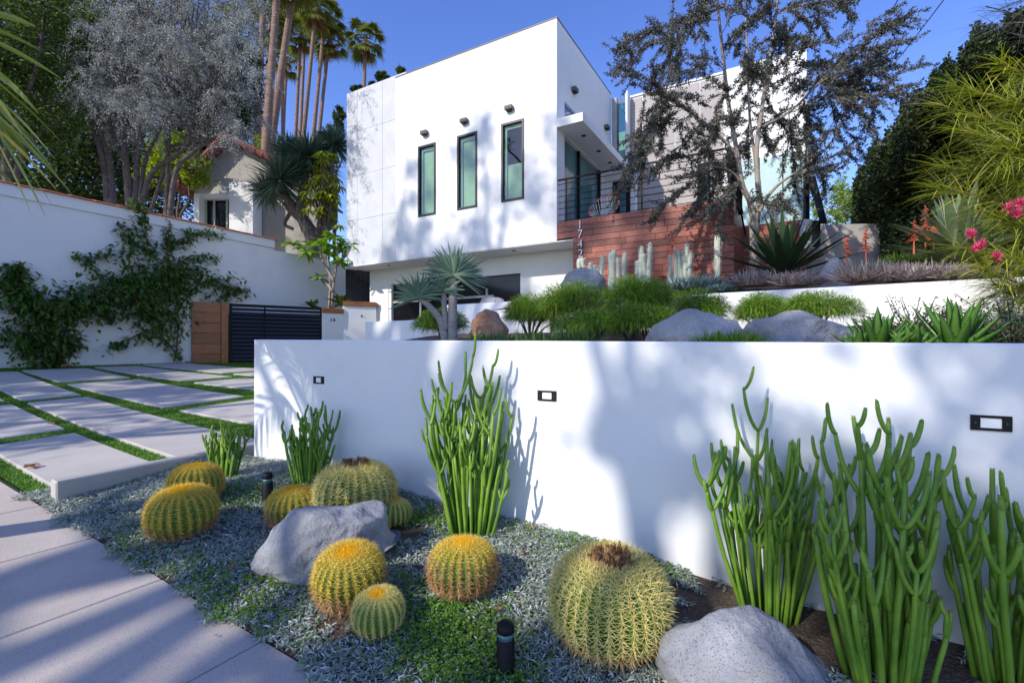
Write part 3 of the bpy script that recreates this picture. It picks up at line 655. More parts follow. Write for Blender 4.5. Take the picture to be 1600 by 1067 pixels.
# low wood front and frosted screen right of the balcony
DS = 2.3; u0, u1 = hf(1262, 300, DS)[0], hf(1150, 300, DS)[0]; zs1 = hf(1230, 345, DS)[1]; zs2 = hf(1230, 238, DS)[1]
m = MB(); hb(m, u0, u1, DS + .03, DS + .3, .9, zs1); lw = m.build('low_front', M['joint'], house)
zr = zs1
while zr > 1.0:
    t = u0
    while t < u1 - .01:
        q = min(t + random.uniform(.4, .9), u1); m = MB(); hb(m, t + .002, q - .002, DS, DS + .026, zr - rh + .003, zr - .003, bev=.003); m.build('plank', M['ipe'], lw); t = q
    zr -= rh
gl = np.linspace(u0, u1, 4)
for a, b in zip(gl[:-1], gl[1:]):
    m = MB(); hb(m, a + .012, b - .012, DS + .1, DS + .12, zs1 + .03, zs2); m.build('screen_pane', M['frost'], house)
for a in gl: m = MB(); hb(m, a - .011, a + .011, DS + .09, DS + .14, zs1 - .0, zs2 + .02); m.build('screen_post', M['black'], house)
# dark steel things at the right of the balcony
m = MB(); p0 = PX(1139, 234, 9.9); p1 = PX(1158, 332, 10.2)
m.tube(bez([p1 + V3(0, 0, -.05), (p0 + p1) / 2, p0], 5), [.05, .05, .07, .10, .12, .13, .13, .12, .10, .08, .05], 10)
um = thing('closed_parasol', p1, 'dark closed parasol leaning behind the balcony rail beside the tree trunk', 'parasol'); m.build('folded_canopy', M['black'], um, smooth=True)
m = MB(); m.tube([p1 + unit(p1 - p0) * .5, p1], .02, 8); m.build('pole', M['black'], um)
st_ = thing('stair_railing', PX(1275, 360, 10.5), 'dark steel stair railing at the right end of the house', 'railing')
m = MB(); a0 = PX(1264, 275, 10.9); a1 = PX(1281, 343, 10.0); m.box(a0, a1 - a0, V3(.16, .02, 0), V3(0, 0, -.09)); m.build('handrail', M['black'], st_)
m = MB(); m.box(PX(1259, 355, 10.9), V3(.09, 0, 0), V3(0, .09, 0), V3(0, 0, 1.28)); m.build('post', M['black'], st_)
m = MB(); m.box(PX(1273, 385, 10.05), V3(.12, 0, 0), V3(0, .09, 0), V3(0, 0, .54)); m.build('post', M['black'], st_)
m = MB(); m.box(PX(1258, 388, 10.3), V3(.22, 0, 0), V3(0, .2, 0), V3(0, 0, .62), bev=.01); m.build('stair_pier', M['smooth_stucco'], st_)
m = MB(); m.box(PX(1250, 352, 11.2) - V3(0, 0, 1.4), V3(2.1, -.2, 0), V3(0, .2, 0), V3(0, 0, 1.4), bev=.01)
tag(m.build('side_wall', M['taupe']), 'grey concrete wall between the stair and the dark hedge', 'wall')

# ------------------------------------------------------------------ side gate, planter wall and street gate
bd = thing('side_door', PX(560, 500, 16.4), 'tall black door under the overhang behind the plumeria', 'door')
pL = PX(540, 0, 16.2); pR = PX(578.4, 0, 16.6); zz = (545 - 422) / F * 16.4
for i in range(5):
    m = MB(); a = pL + (pR - pL) * i / 5; b = pL + (pR - pL) * (i + 1) / 5
    m.box(V3(a[0], a[1], .3), V3(b[0] - a[0] - .006, b[1] - a[1], 0), V3(0, .05, 0), V3(0, 0, zz - .3)); m.build('board', M['blackwood'], bd)
pw = thing('planter', PX(540, 530, 14.8), 'pale planter wall with stepped wooden caps beside the black gate', 'planter')
q0, q1, q2 = PX(503, 0, 14.62), PX(536, 0, 15.05), PX(588, 0, 15.5)
z1_, z2_ = (545 - 489.5) / F * 14.8, (545 - 479) / F * 15.3
for (a, b, zt) in ((q0, q1, z1_), (q1, q2, z2_)):
    a = V3(a[0], a[1], 0); b = V3(b[0], b[1], 0)
    m = MB(); m.box(a + V3(0, 0, -.6), b - a, V3(-.1, .25, 0), V3(0, 0, zt + .6)); m.build('wall', M['smooth_stucco'], pw)
    m = MB(); m.box(a + V3(.01, -.03, zt + .002), b - a + V3(.02, 0, 0), V3(-.1, .32, 0), V3(0, 0, .15), bev=.01); m.build('wooden_cap', M['cedar'], pw)
for x, y, Yq in ((519.5, 500, 14.80), (567, 494, 15.29)):
    p = PX(x, y, Yq); m = MB(); m.box(p + V3(-.055, -.014, -.03), V3(.11, .09, 0), V3(-.01, .03, 0), V3(0, 0, .07)); s = m.build('step_light', M['black'], pw)
    m = MB(); m.box(p + V3(-.028, -.02, -.012), V3(.055, .045, 0), V3(-.003, .006, 0), V3(0, 0, .034)); m.build('lens', M['lens'], s)
gA = PX(299.5, 0, 12.75); gB = PX(358, 0, 13.35); gC = PX(504, 0, 14.7)
zg1 = (545 - 471.5) / F * 12.9; zg0 = -.42
gate = thing('wooden_gate_panel', V3(gA[0], gA[1], zg0), 'orange wooden fence panel beside the black slatted gate', 'fence panel')
du = V3(gB[0] - gA[0], gB[1] - gA[1], 0); u_ = unit(du); nn = V3(u_[1], -u_[0], 0)
L_ = np.linalg.norm(du); nb = 6; hh = (zg1 - zg0) / nb
for i in range(nb): m = MB(); m.box(V3(gA[0], gA[1], zg0 + hh * i + .004), u_ * (L_ - .2), -nn * .04, V3(0, 0, hh - .008), bev=.004); m.build('board', M['cedar'], gate)
m = MB(); m.box(V3(gB[0], gB[1], zg0) - u_ * .195 + nn * .03, u_ * .17, -nn * .12, V3(0, 0, zg1 - zg0 + .01), bev=.006); m.build('post', M['cedar'], gate)
sg = thing('slatted_gate', V3(gB[0], gB[1], zg0), 'black horizontal slat driveway gate', 'gate')
du = V3(gC[0] - gB[0], gC[1] - gB[1], 0); u_ = unit(du); nn = V3(u_[1], -u_[0], 0); L_ = np.linalg.norm(du); b0 = V3(gB[0], gB[1], 0)
for i in range(14):
    z = zg0 + .08 + i * (zg1 - zg0 - .16) / 14
    m = MB(); m.box(b0 + V3(0, 0, z) + u_ * .06 + nn * .012, u_ * (L_ - .12), -nn * .05, V3(0, 0, .075) + nn * -.03); m.build('slat', M['blackwood'], sg)
for o_, l_, z0, z1 in ((.0, .07, zg0, zg1), (L_ - .07, .07, zg0, zg1), (L_ * .35, .04, zg0, zg1 - .05)):
    m = MB(); m.box(b0 + u_ * o_ + V3(0, 0, z0) + nn * .03, u_ * l_, -nn * .08, V3(0, 0, z1 - z0)); m.build('post', M['black'], sg)
m = MB(); m.box(b0 + V3(0, 0, zg1 - .08) + u_ * .071 + nn * .028, u_ * (L_ - .142), -nn * .07, V3(0, 0, .075)); m.build('top_rail', M['black'], sg)
m = MB(); m.box(b0 + V3(0, 0, zg0 - .0) - nn * .25 + u_ * 0, u_ * (L_ + 1), -nn * .06, V3(0, 0, .0 + 1.4)); m.build('backing_board', M['blackwood'], sg)

# ------------------------------------------------------------------ boundary wall on the left
Y0 = 9.7; wd_ = unit(V3(.499, .866, 0)); wnv = V3(wd_[1], -wd_[0], 0)       # face looks to the right
L0 = V3(PX(0, 0, Y0)[0], Y0, 0)
def on_lw(x, y, off=0.0):
    r = ray(x, y); k = ((L0 + wnv * off) @ wnv) / (r @ wnv); return r * k
zcp = on_lw(214, 326)[2]
zcp = (on_lw(0, 284)[2] + on_lw(420, 369)[2]) / 2
e1 = (on_lw(428, 370) - L0) @ wd_; e2 = (on_lw(560, 400) - L0) @ wd_
bw = thing('boundary_wall', L0 + wd_ * 3 + V3(0, 0, -.45), 'tall white garden wall with terracotta tile coping behind the driveway', 'wall')
m = MB()
st0 = L0 - wd_ * 6 - wnv * .3
m.box(st0 + V3(0, 0, -1.5), wd_ * (e1 + 6), wnv * .3, V3(0, 0, zcp - .30 + 1.5)); m.box(st0 + V3(0, 0, zcp - .30), wd_ * (e1 + 6), wnv * .345, V3(0, 0, .245))
m.box(st0 + wd_ * (e1 + 6) + V3(0, 0, -1.5), wd_ * (e2 - e1), wnv * .29, V3(0, 0, zcp - .36 + 1.5))
m.build('plastered_wall', M['wall_stucco'], bw)
q = -2.0
while q < e1:
    ln = min(.44, e1 - q + .05); m = MB(); k = 7
    prof = [(-.06 + .46 * i / (k - 1), .065 * math.sin(math.pi * i / (k - 1))) for i in range(k)]
    V = []
    for e_, lift in ((0, .012), (ln + .03, 0)):
        for (o_, z_) in prof: V.append(st0 + wd_ * (q + 6 + e_) + wnv * o_ + V3(0, 0, zcp - .053 + z_ + lift + random.uniform(0, .004)))
        V.append(st0 + wd_ * (q + 6 + e_) + wnv * prof[-1][0] + V3(0, 0, zcp - .053)); V.append(st0 + wd_ * (q + 6 + e_) + wnv * prof[0][0] + V3(0, 0, zcp - .053))
    c = k + 2
    m.add(V, [(i, (i + 1) % c, c + (i + 1) % c, c + i) for i in range(c)]); m.add(V[:c], [list(range(c))]); m.add(V[c:], [list(range(c))[::-1]])
    m.build('coping_tile', M['terracotta'], bw); q += ln
# ------------------------------------------------------------------ neighbour's house
nh = thing('neighbour_house', PX(370, 340, 20), "neighbour's cream cottage with red tiled gable roof behind the boundary wall", 'house')
Yn = 20.0
m = MB(); a = PX(300, 0, Yn); b = PX(545, 0, Yn + 1); zc0 = .5
ap = PX(360, 222, Yn); lf = PX(285, 302, Yn); rt = PX(455, 268, Yn)
m.add([V3(lf[0] + .5, Yn, 0), V3(rt[0] + 1.5, Yn, 0), V3(rt[0] + 1.5, Yn, rt[2]), V3(ap[0], Yn, ap[2]), V3(lf[0] + .5, Yn, lf[2] + .4)], [(0, 1, 2, 3, 4)])
m.add([V3(lf[0] + .5, Yn, 0), V3(lf[0] + .5, Yn, lf[2] + .4), V3(lf[0] + .5, Yn + 6, lf[2] + .4), V3(lf[0] + .5, Yn + 6, 0)], [(0, 1, 2, 3)])
m.build('wall', M['cream'], nh)
m = MB()
for p_, q_ in ((ap, lf), (ap, rt)):
    dv_ = q_ - p_; m.box(p_ + V3(0, -.35, .06), dv_, V3(0, 6.5, 0), V3(0, 0, -.12))
ro = m.build('roof', M['rooftile'], nh)
for p_, q_ in ((ap, lf), (ap, rt)):
    dv_ = q_ - p_; ln = np.linalg.norm(dv_); nt_ = int(ln / .34)
    for i in range(nt_):
        for jx in range(3):
            c0 = p_ + dv_ * i / nt_ + V3(0, -.4 + jx * .3, .10); m = MB(); m.tube([c0, c0 + dv_ / nt_ * 1.12 + V3(0, 0, -.03)], [.13, .15], 8); m.build('tile', M['rooftile'], ro)
m = MB(); p0 = PX(303, 303, 19.4); p1 = PX(311, 303, 19.4); m.box(V3(p0[0], 19.4, 0), V3(p1[0] - p0[0], 0, 0), V3(0, .5, 0), V3(0, 0, p0[2])); p0 = PX(358, 285, 19.2); p1 = PX(395, 285, 19.2)
m.box(V3(p0[0], 19.2, 0), V3(p1[0] - p0[0], 0, 0), V3(0, .7, 0), V3(0, 0, p0[2])); p2 = PX(311, 303, 19.5); m.box(V3(p2[0], 19.5, p2[2] - .18), V3(p0[0] - p2[0], 0, 0), V3(0, .4, 0), V3(0, 0, .18)); m.build('porch', M['smooth_stucco'], nh)
m = MB(); p0 = PX(320, 312, 19.8); p1 = PX(356, 312, 19.8); m.box(V3(p0[0], 19.8, .9), V3(p1[0] - p0[0], 0, 0), V3(0, .1, 0), V3(0, 0, p0[2] - .9)); wn = m.build('window', M['darkglass'], nh)
for x in (320, 333, 353): p0 = PX(x, 312, 19.74); m = MB(); m.box(V3(p0[0], 19.74, .9), V3(.07, 0, 0), V3(0, .05, 0), V3(0, 0, p0[2] - .9)); m.build('frame', M['jambg'], wn)
# overhead cables
for (x0, y0, Ya, x1, y1, Yb, lb) in ((1490, -20, 12, 1320, 190, 22, 'thin black overhead cable crossing the sky above the hedge'), (1395, 15, 13, 1290, 190, 22, 'thin black overhead cable passing behind the feathery grey tree')):
    p, q = PX(x0, y0, Ya), PX(x1, y1, Yb); pts = [p + (q - p) * t + V3(0, 0, -.5 * t * (1 - t)) for t in np.linspace(-.6, 1.4, 14)]
    m = MB(); m.tube(pts, .014, 5); tag(m.build('overhead_cable', M['cable']), lb, 'cable')
# acapulco chair on the balcony
ch = thing('string_chair', HP(-.75, 1.2, ZD), 'round string lounge chair with coral frame on the balcony', 'chair')
cc = HP(-.75, 1.2, ZD + .52); fw_ = -nV; sd_ = -aV
def hoop(q, rx, rz, tilt, off=V3(0, 0, 0)): return cc + off + sd_ * rx * math.cos(q) + (V3(0, 0, math.cos(tilt)) - fw_ * math.sin(tilt)) * rz * math.sin(q)
qs = np.linspace(0, 2 * math.pi, 29)
top = np.array([hoop(q, .38, .46, .7, V3(0, 0, .05)) for q in qs]); bot = np.array([hoop(q, .13, .13, 1.45, fw_ * .02 - V3(0, 0, .24)) for q in qs])
m = MB(); m.tube(top, .014, 8); m.build('frame_ring', M['chairpink'], ch, smooth=True)
m = MB(); m.tube(bot, .012, 8); m.build('seat_ring', M['chairpink'], ch, smooth=True)
m = MB()
for i in range(28): m.tube([top[i], bot[i] * .5 + top[i] * .5 - V3(0, 0, .05), bot[i]], .005, 4)
m.build('cords', M['cord'], ch)
for sx, sy in ((-1, -1), (1, -1), (-1, 1), (1, 1)):
    m = MB(); m.tube([HP(-.75, 1.2, ZD - .03) + sd_ * .26 * sx + fw_ * .26 * sy, cc + sd_ * .12 * sx + fw_ * .1 * sy - V3(0, 0, .2)], .012, 6); m.build('leg', M['black'], ch)

# ================================================================== PLANTS
def bed_at(x, y): return hit(x, y, z_bed)
def ter_at(x, n):                                            # on the terraces: pixel column x, distance n from the eye plane
    p = on_n(x, 500, n); return V3(p[0], p[1], float(z_ter(p[0], p[1])))

def rock(name, c, size, rotz, mat, label, seed, group=None, flat=.35, cat='boulder'):
    """boulder: subdivided ball cut by a few planes and roughened"""
    r = random.Random(seed)
    me = bpy.data.meshes.new(name); import bmesh
    bm = bmesh.new(); bmesh.ops.create_icosphere(bm, subdivisions=5, radius=1)
    cuts = [(Vector((r.uniform(-1, 1), r.uniform(-1, 1), r.uniform(-.5, 1))).normalized(), r.uniform(.62, .88)) for _ in range(9)]
    off = Vector((seed * 3.7, seed * 1.3, 0))
    for v in bm.verts:
        p = v.co.copy()
        for n_, d_ in cuts:
            k = p.dot(n_) - d_
            if k > 0: p -= n_ * k * .85
        p *= 1 + .16 * mnoise.noise(p * 1.3 + off) + .07 * mnoise.noise(p * 3.1 + off) + .03 * mnoise.noise(p * 8 + off) + .014 * mnoise.noise(p * 20 + off)
        if v.co.z < 0:
            h_ = math.hypot(v.co.x, v.co.y); g_ = min(1.0, h_ + .75 * abs(v.co.z)) / max(h_, 1e-3); p.x *= g_; p.y *= g_
        if p.z < -flat: p.z = -flat
        v.co = Vector((p.x * size[0], p.y * size[1], (p.z + flat) * size[2]))
    bm.to_mesh(me); bm.free()
    me.polygons.foreach_set('use_smooth', np.ones(len(me.polygons), bool)); me.materials.append(mat)
    o = bpy.data.objects.new(name, me); COL.objects.link(o); o.location = np.asarray(c, float) + V3(0, 0, H); o.rotation_euler = (0, 0, rotz); WL[o.name] = np.asarray(o.location)
    return tag(o, label, cat, group)

# ---- golden barrel cacti
def barrel(x, y, wpx, label, nr=24, hr=.86, old=.0, flowers=False, bright=1.0, seed=1, lean=0.0):
    g = bed_at(x, y); R = wpx / 2 / F * g[1] * .97; hgt = 2 * R * hr
    t = thing('barrel_cactus', g, label, 'cactus', 'golden barrel cacti in the planting bed')
    rr = np.random.default_rng(seed)
    nth = nr * 8; nph = 22; an = np.arange(nth) * 2 * math.pi / nth
    rib = .5 + .5 * np.cos(an * nr)                          # 1 on the ridge
    rows = []; phs = np.linspace(-.62, math.pi / 2 - .06, nph)
    c = g + V3(0, 0, hgt * .44)
    ax = unit(V3(-.1 * lean, -lean, 1))
    def pt(ph, th, rb):
        rad = R * (np.cos(ph) ** .8) * (1 - .13 * (1 - rb) * np.cos(ph) ** .5) ; z = hgt * .5 * np.sin(ph) * (1 - .13 * max(0, math.sin(ph)) ** 6)
        return np.stack([rad * np.cos(th), rad * np.sin(th), np.full_like(th, z)], -1)
    lm_x = unit(np.cross(V3(0, 1, 0), ax)); lm_y = np.cross(ax, lm_x)
    def W(p): return c + p[..., :1] * lm_x + p[..., 1:2] * lm_y + p[..., 2:] * ax
    for ph in phs: rows.append(W(pt(ph, an, rib)))
    m = MB(); j = np.arange(nth); j2 = (j + 1) % nth
    m.add(np.concatenate(rows), np.concatenate([np.stack([i * nth + j, i * nth + j2, (i + 1) * nth + j2, (i + 1) * nth + j], 1) for i in range(nph - 1)]))
    m.build('ribbed_body', M['barrel'], t, smooth=True)
    P, D, K = [], [], []
    ridge = np.arange(nr) * 2 * math.pi / nr; ns = 18
    for th in ridge:
        for i, ph in enumerate(np.linspace(-.55, 1.32, ns) + rr.uniform(-.03, .03)):
            q = W(pt(ph, np.array([th]), np.ones(1)))[0]; nrm = unit(q - (c - ax * hgt * .1)); tn = unit(np.cross(ax, nrm)); up_ = np.cross(nrm, tn)
            for b in np.linspace(0, 2 * math.pi, 9)[:-1] + rr.uniform(0, .7):
                D.append(nrm * rr.uniform(.35, .7) + tn * math.cos(b) * 1.0 + up_ * math.sin(b) * .75 + rr.normal(scale=.12, size=3)); P.append(q); K.append(ph)
            D.append(nrm + rr.normal(scale=.15, size=3) - up_ * .3); P.append(q); K.append(ph)
    P = np.array(P); D = np.array(D); K = np.array(K); isold = K < (-.62 + old * 1.7) + rr.normal(scale=.15, size=len(K))
    m = MB(); sl_ = R * .19 * rr.uniform(.7, 1.25, len(P)); wd = R * .0105
    m.spikes(P[~isold], D[~isold], sl_[~isold], wd, 0); m.spikes(P[isold], D[isold], sl_[isold] * 1.1, wd, 1)
    m.build('spines', [M['spine'] if bright >= 1 else M['spinep'], M['spineb']], t)['kind'] = 'stuff'
    m = MB(); N = 900; q = rr.uniform(0, 1, N) ** .5 * .40 * R; b = rr.uniform(0, 2 * math.pi, N)
    zt = np.sqrt(np.clip(1 - (q / R) ** 2, 0, 1)) * hgt * .5 * .88
    Pw = W(np.stack([q * np.cos(b), q * np.sin(b), zt], -1)); Dw = ax * 1.0 + rr.normal(scale=.55, size=(N, 3))
    m.spikes(Pw, Dw, R * .15 * rr.uniform(.6, 1.2, N), R * .012, 0); m.build('woolly_crown', M['woolt'] if flowers else M['wool'], t)
    if flowers:
        m = MB(); N = 46
        for i in range(N):
            b = rr.uniform(0, 2 * math.pi); q = R * rr.uniform(.12, .37); p0 = W(np.array([q * math.cos(b), q * math.sin(b), hgt * .43]))
            d_ = unit(ax + rr.normal(scale=.25, size=3)); ln = R * rr.uniform(.10, .2)
            m.tube([p0, p0 + d_ * ln * .6, p0 + d_ * ln], [R * .02, R * .035, R * .028], 6)
            m.spikes(np.repeat((p0 + d_ * ln)[None], 6, 0), d_ + rr.normal(scale=.5, size=(6, 3)), R * .08, R * .012)
        m.build('dried_flowers', M['brown'], t)
    return t
barrel(306, 783, 76, 'small golden barrel cactus half hidden behind another one near the driveway kerb', seed=2, old=.05)
barrel(285, 836, 97, 'golden barrel cactus with reddish lower spines nearest the driveway kerb', seed=3, old=.25, lean=.12)
barrel(459, 823, 80, 'golden barrel cactus between the bollard light and the tilted boulder', seed=4, old=.4)
barrel(555, 812, 124, 'large golden barrel cactus with brown flower crown behind the tilted boulder', nr=30, seed=5, flowers=True, bright=.5, hr=.8)
barrel(616, 820, 52, 'tiny golden barrel cactus right of the tilted boulder against the wall', seed=6, nr=20, bright=.5)
barrel(546, 944, 108, 'golden barrel cactus leaning out from under the tilted boulder', seed=7, old=.42, lean=.25, hr=.95)
barrel(591, 984, 80, 'small pale golden barrel cactus in front at the middle of the bed', seed=8, nr=21, bright=.5, lean=.15)
barrel(723, 924, 106, 'golden barrel cactus with shaggy brown sides below the tall pencil plant', seed=9, old=.62, hr=.84)
barrel(952, 1004, 182, 'largest golden barrel cactus with dark flower crown close to the wall', nr=32, seed=10, flowers=True, bright=.5, hr=.86, old=.08, lean=.12)

# ---- boulders in the bed
g = bed_at(508, 885); rock('boulder', g + V3(0, .05, -.02), (.41, .20, .25), .30, M['granite'], 'long tilted grey boulder lying among the golden barrel cacti', 14, flat=.6).rotation_euler = (.1, -.36, .30)
g = bed_at(1190, 1085); rock('boulder', g + V3(0.0, .08, -.1), (.40, .28, .33), .2, M['granite'], 'big rounded grey boulder at the bottom edge below the pencil plants', 23, flat=.3)
# ---- terrace boulders
for (x, yb, yt, wp, n_, mt, lb, sd) in (
    (1079, 537, 490, 148, 3.9, 'granitew', 'pale rounded boulder on the lower terrace left of the other', 31),
    (1247, 540, 487, 166, 4.0, 'granite', 'dark streaked boulder on the lower terrace beside the green aloes', 34),
    (764, 537, 489, 76, 4.6, 'granitep', 'rust coloured boulder on the lower terrace right of the fan aloe', 52),
    (913, 452, 424, 82, 7.9, 'granitew', 'pale boulder in front of the house number cacti', 39),
    (1306, 440, 409, 52, 7.6, 'granitew', 'pale boulder among lilac tufts on the upper terrace', 41),
    (768, 478, 464, 46, 8.84, 'granitew', 'flat pale stone on the short planter wall', 43),
    (812, 478, 465, 38, 8.80, 'granite', 'grey stone at the right end of the planter wall', 44)):
    p = on_n(x, yb, n_); sc_ = p[1] / F; tz = on_n(x, yt, n_)[2]; p[2] = p[2] - .01 if 8.6 < n_ < 9 else min(p[2], float(z_ter(p[0], p[1])) - .02); hz = tz - p[2]; rock('boulder', p, (wp * sc_ * .465, wp * sc_ * .34, hz / 1.18), -.35, M[mt], lb, sd, flat=.3)

# ---- pencil plants
def pencil(x, y, hpx, wpx, label, nst=16, seed=1, rad=.011, off=None, lean=(0, 0), low=.3):
    g = bed_at(x, y) if off is None else off
    t = thing('pencil_plant', g, label, 'succulent', 'green pencil stemmed succulents along the wall')
    r = random.Random(seed); Hh = hpx / F * g[1]; Wd = wpx / 2 / F * g[1]
    st = MB(); tp = MB()
    def stem(p0, d, L, rd, lev):
        d = unit(d); k = 6; up_ = V3(0, 0, 1); pts = [p0]; dd = d
        for i in range(k):
            dd = unit(dd + up_ * (.06 if lev == 0 else .42) + np.array([r.gauss(0, .03) for _ in range(3)])); pts.append(pts[-1] + dd * L / k * (1 if lev == 0 or i else .6))
        rads = [rd * q for q in ((1.1 if lev == 0 else .7), 1.0, 1.0, .97, .95, .92, .76)]
        st.tube(pts, rads, 8, cap=True); e = pts[-1]; st.tube([e, e + dd * rd * .6, e + dd * rd * .9], [rd * .76, rd * .6, rd * .2], 8, 1)
        if r.random() < .8:
            for _ in range(5):
                b = unit(np.array([r.gauss(0, 1), r.gauss(0, 1), r.uniform(.2, .9)])); tp.tube([e + dd * rd * .5, e + dd * rd * .7 + b * rd * .85], [rd * .22, rd * .10], 4)
        return pts, dd
    def grow(p0, d, L, rd, lev):
        pts, dd = stem(p0, d, L, rd, lev)
        if lev >= 2: return
        if lev == 0:
            for at in ((5, 6) if r.random() < .45 else (4,) if r.random() < .6 else ()):
                nb = r.choice((1, 2, 2, 3)); base = r.uniform(0, 6.28)
                for i in range(nb):
                    b = base + i * 6.28 / nb + r.uniform(-.4, .4); grow(pts[at] - dd * rd * .5, dd * .35 + V3(math.cos(b), math.sin(b) * .6, .1), min(L * r.uniform(.16, .42), Hh * .30), rd * .9, 1)
        elif r.random() < .4:
            b = r.uniform(0, 6.28); grow(pts[-1] - dd * rd * .5, dd * .4 + V3(math.cos(b), math.sin(b) * .6, .1), L * .5, rd * .9, 2)
    for i in range(nst):
        q = (i + .5) / nst * 2 - 1; q += r.uniform(-.1, .1); dpt = r.uniform(-1, 1)
        p0 = g + V3(q * Wd * .30, dpt * Wd * .18 + .02, -.02); out = V3(q * Wd * .62 + lean[0], dpt * Wd * .25 + lean[1], 0)
        Lm = Hh * r.uniform(low, .9) * (1.0 - .28 * abs(q)); grow(p0, V3(0, 0, Hh * .85) + out, Lm, rad * r.uniform(.8, 1.15), 0)
    st.build('stems', [M['pencil'], M['pencild']], t, smooth=True); tag(tp.build('buds', M['tipbrown'], t), kind='stuff')
    return t
pencil(348, 748, 102, 92, 'short pencil plant at the left end of the wall beside the driveway kerb', 34, 1, .011, low=.5)
pencil(480, 757, 142, 122, 'second pencil plant from the left behind the bollard light', 34, 2, .011, low=.4)
pencil(736, 838, 285, 196, 'tall pencil plant in front of the middle of the wall', 46, 3, .0115, low=.38)
gq = bed_at(1205, 968); pencil(0, 0, 352, 270, 'big pencil plant against the wall left of the two nearest ones', 38, 4, .0105, off=gq, low=.38)
gq = bed_at(1390, 1068); pencil(0, 0, 405, 350, 'nearest pencil plant with thick forked stems beside the big boulder', 44, 5, .0125, off=gq, low=.3)
gq = bed_at(1590, 1075); pencil(0, 0, 420, 300, 'pencil plant cut off by the right edge of the picture', 26, 6, .0125, off=gq, low=.25)

# ---- bollard lights
for x, y, lb in ((418, 785, 'black bollard light beside the second pencil plant'), (790, 1054, 'black bollard light in front of the largest barrel cactus')):
    g = bed_at(x, y); R = .038; hh = .232
    t = thing('bollard_light', g, lb, 'path light', 'black bollard path lights')
    m = MB(); m.lathe(g, [(R, -.06), (R, hh * .66), (R * .9, hh * .68)], 24); m.build('post', M['black'], t, smooth=True)
    m = MB(); m.lathe(g + V3(0, 0, hh * .665), [(R * .86, 0), (R * .86, hh * .06), (R * .93, hh * .062), (R * .93, hh * .08), (R * .86, hh * .082), (R * .86, hh * .14)], 24); m.build('glass_collar', M['tealglass'], t, smooth=True)
    m = MB(); m.lathe(g + V3(0, 0, hh * .80), [(R * .9, -.004), (R, 0), (R, hh * .05)] + [(R * math.cos(q), hh * .05 + R * .95 * math.sin(q)) for q in np.linspace(.15, 1.55, 8)], 24); m.build('dome_cap', M['black'], t, smooth=True)

# ---- ground cover of the bed
def bedscatter(N, sl_, nl):
    s = rng.uniform(*sl_, N); n = rng.uniform(*nl, N); P = s[:, None] * aV + n[:, None] * nV
    P[:, 2] = z_bed(P[:, 0], P[:, 1]); return s, n, P
bare = [sn(bed_at(x, y)) + (r,) for x, y, r in ((1150, 965, .30), (1300, 1000, .28), (1430, 1040, .30), (548, 960, .14), (600, 835, .14), (320, 790, .10), (640, 835, .12))]
def keep(s, n):
    k = np.ones(len(s), bool)
    for a, b, r in bare: k &= ((s - a) ** 2 + (n - b) ** 2) > (r * (1 + .35 * np.sin(9 * np.arctan2(n - b, s - a)))) ** 2
    return k
def edge(s): return BE - .035 + .035 * np.sin(7 * s) + .025 * np.sin(17 * s + 1) + .015 * np.sin(41 * s)
s, n, P = bedscatter(150000, (-1.2, 5.1), (BE - .12, WN)); gm = np.array([mnoise.noise((a * 1.1, b * 1.6, 3.0)) for a, b in zip(s[:], n[:])])
near = np.clip((2.6 - s) / 2.4, 0, 1) * np.clip((2.35 - n) / .6, 0, 1)        # clover is thick towards the pavement on the right
isg = gm * .7 + 0.12 * near - .30 + rng.normal(scale=.22, size=len(s)) > 0.05
k = keep(s, n) & (n > edge(s)); P[:, 2] = np.maximum(P[:, 2], z_walk(s) + .001) + rng.uniform(0, .028, len(s)) + .02 * gm
Ps = P[k & (~isg | (s >= 4.3))]; D = rdir(len(Ps), .05, .85); m = MB(); m.blades(Ps, D, rng.uniform(.022, .045, len(Ps)), rng.uniform(.0042, .0075, len(Ps)), .45, nseg=2, prof=(.6, 1, .15))
tag(m.build('silver_ground_cover', M['silver']), 'silvery low ground cover carpeting the planting bed', 'ground cover', kind='stuff')
Pg = P[k & isg & (s < 4.3)]; Pg = Pg[rng.uniform(size=len(Pg)) < .8]; m = MB()
b = rng.uniform(0, 6.28, len(Pg))
for j in range(3):
    an = b + j * 2.09; D = np.stack([np.cos(an), np.sin(an), rng.uniform(.0, .7, len(Pg))], 1); m.leaves(Pg + V3(0, 0, .008), D, rng.uniform(.010, .019, len(Pg)), rng.uniform(.009, .015, len(Pg)))
tag(m.build('clover_patches', M['clover']), 'bright green clover growing through the silver ground cover', 'clover', kind='stuff')
m = MB()                                                     # a tuft of long grass by the leaning cactus
g = bed_at(622, 915); N = 130; m.blades(g + rng.normal(scale=(.07, .06, 0), size=(N, 3)), rdir(N, .5, 1), rng.uniform(.06, .15, N), .004, .3)
tag(m.build('grass_tuft', M['turf']), 'tuft of long green grass beside the leaning barrel cactus', 'grass', kind='stuff')
g = bed_at(655, 815); m = MB(); N = 260; m.leaves(g + rng.normal(scale=(.11, .05, .02), size=(N, 3)), rdir(N, .2, 1), .04, .02)
tag(m.build('weed_patch', M['clover']), 'patch of bright green weeds at the wall by the tiny barrel cactus', 'weeds', kind='stuff')
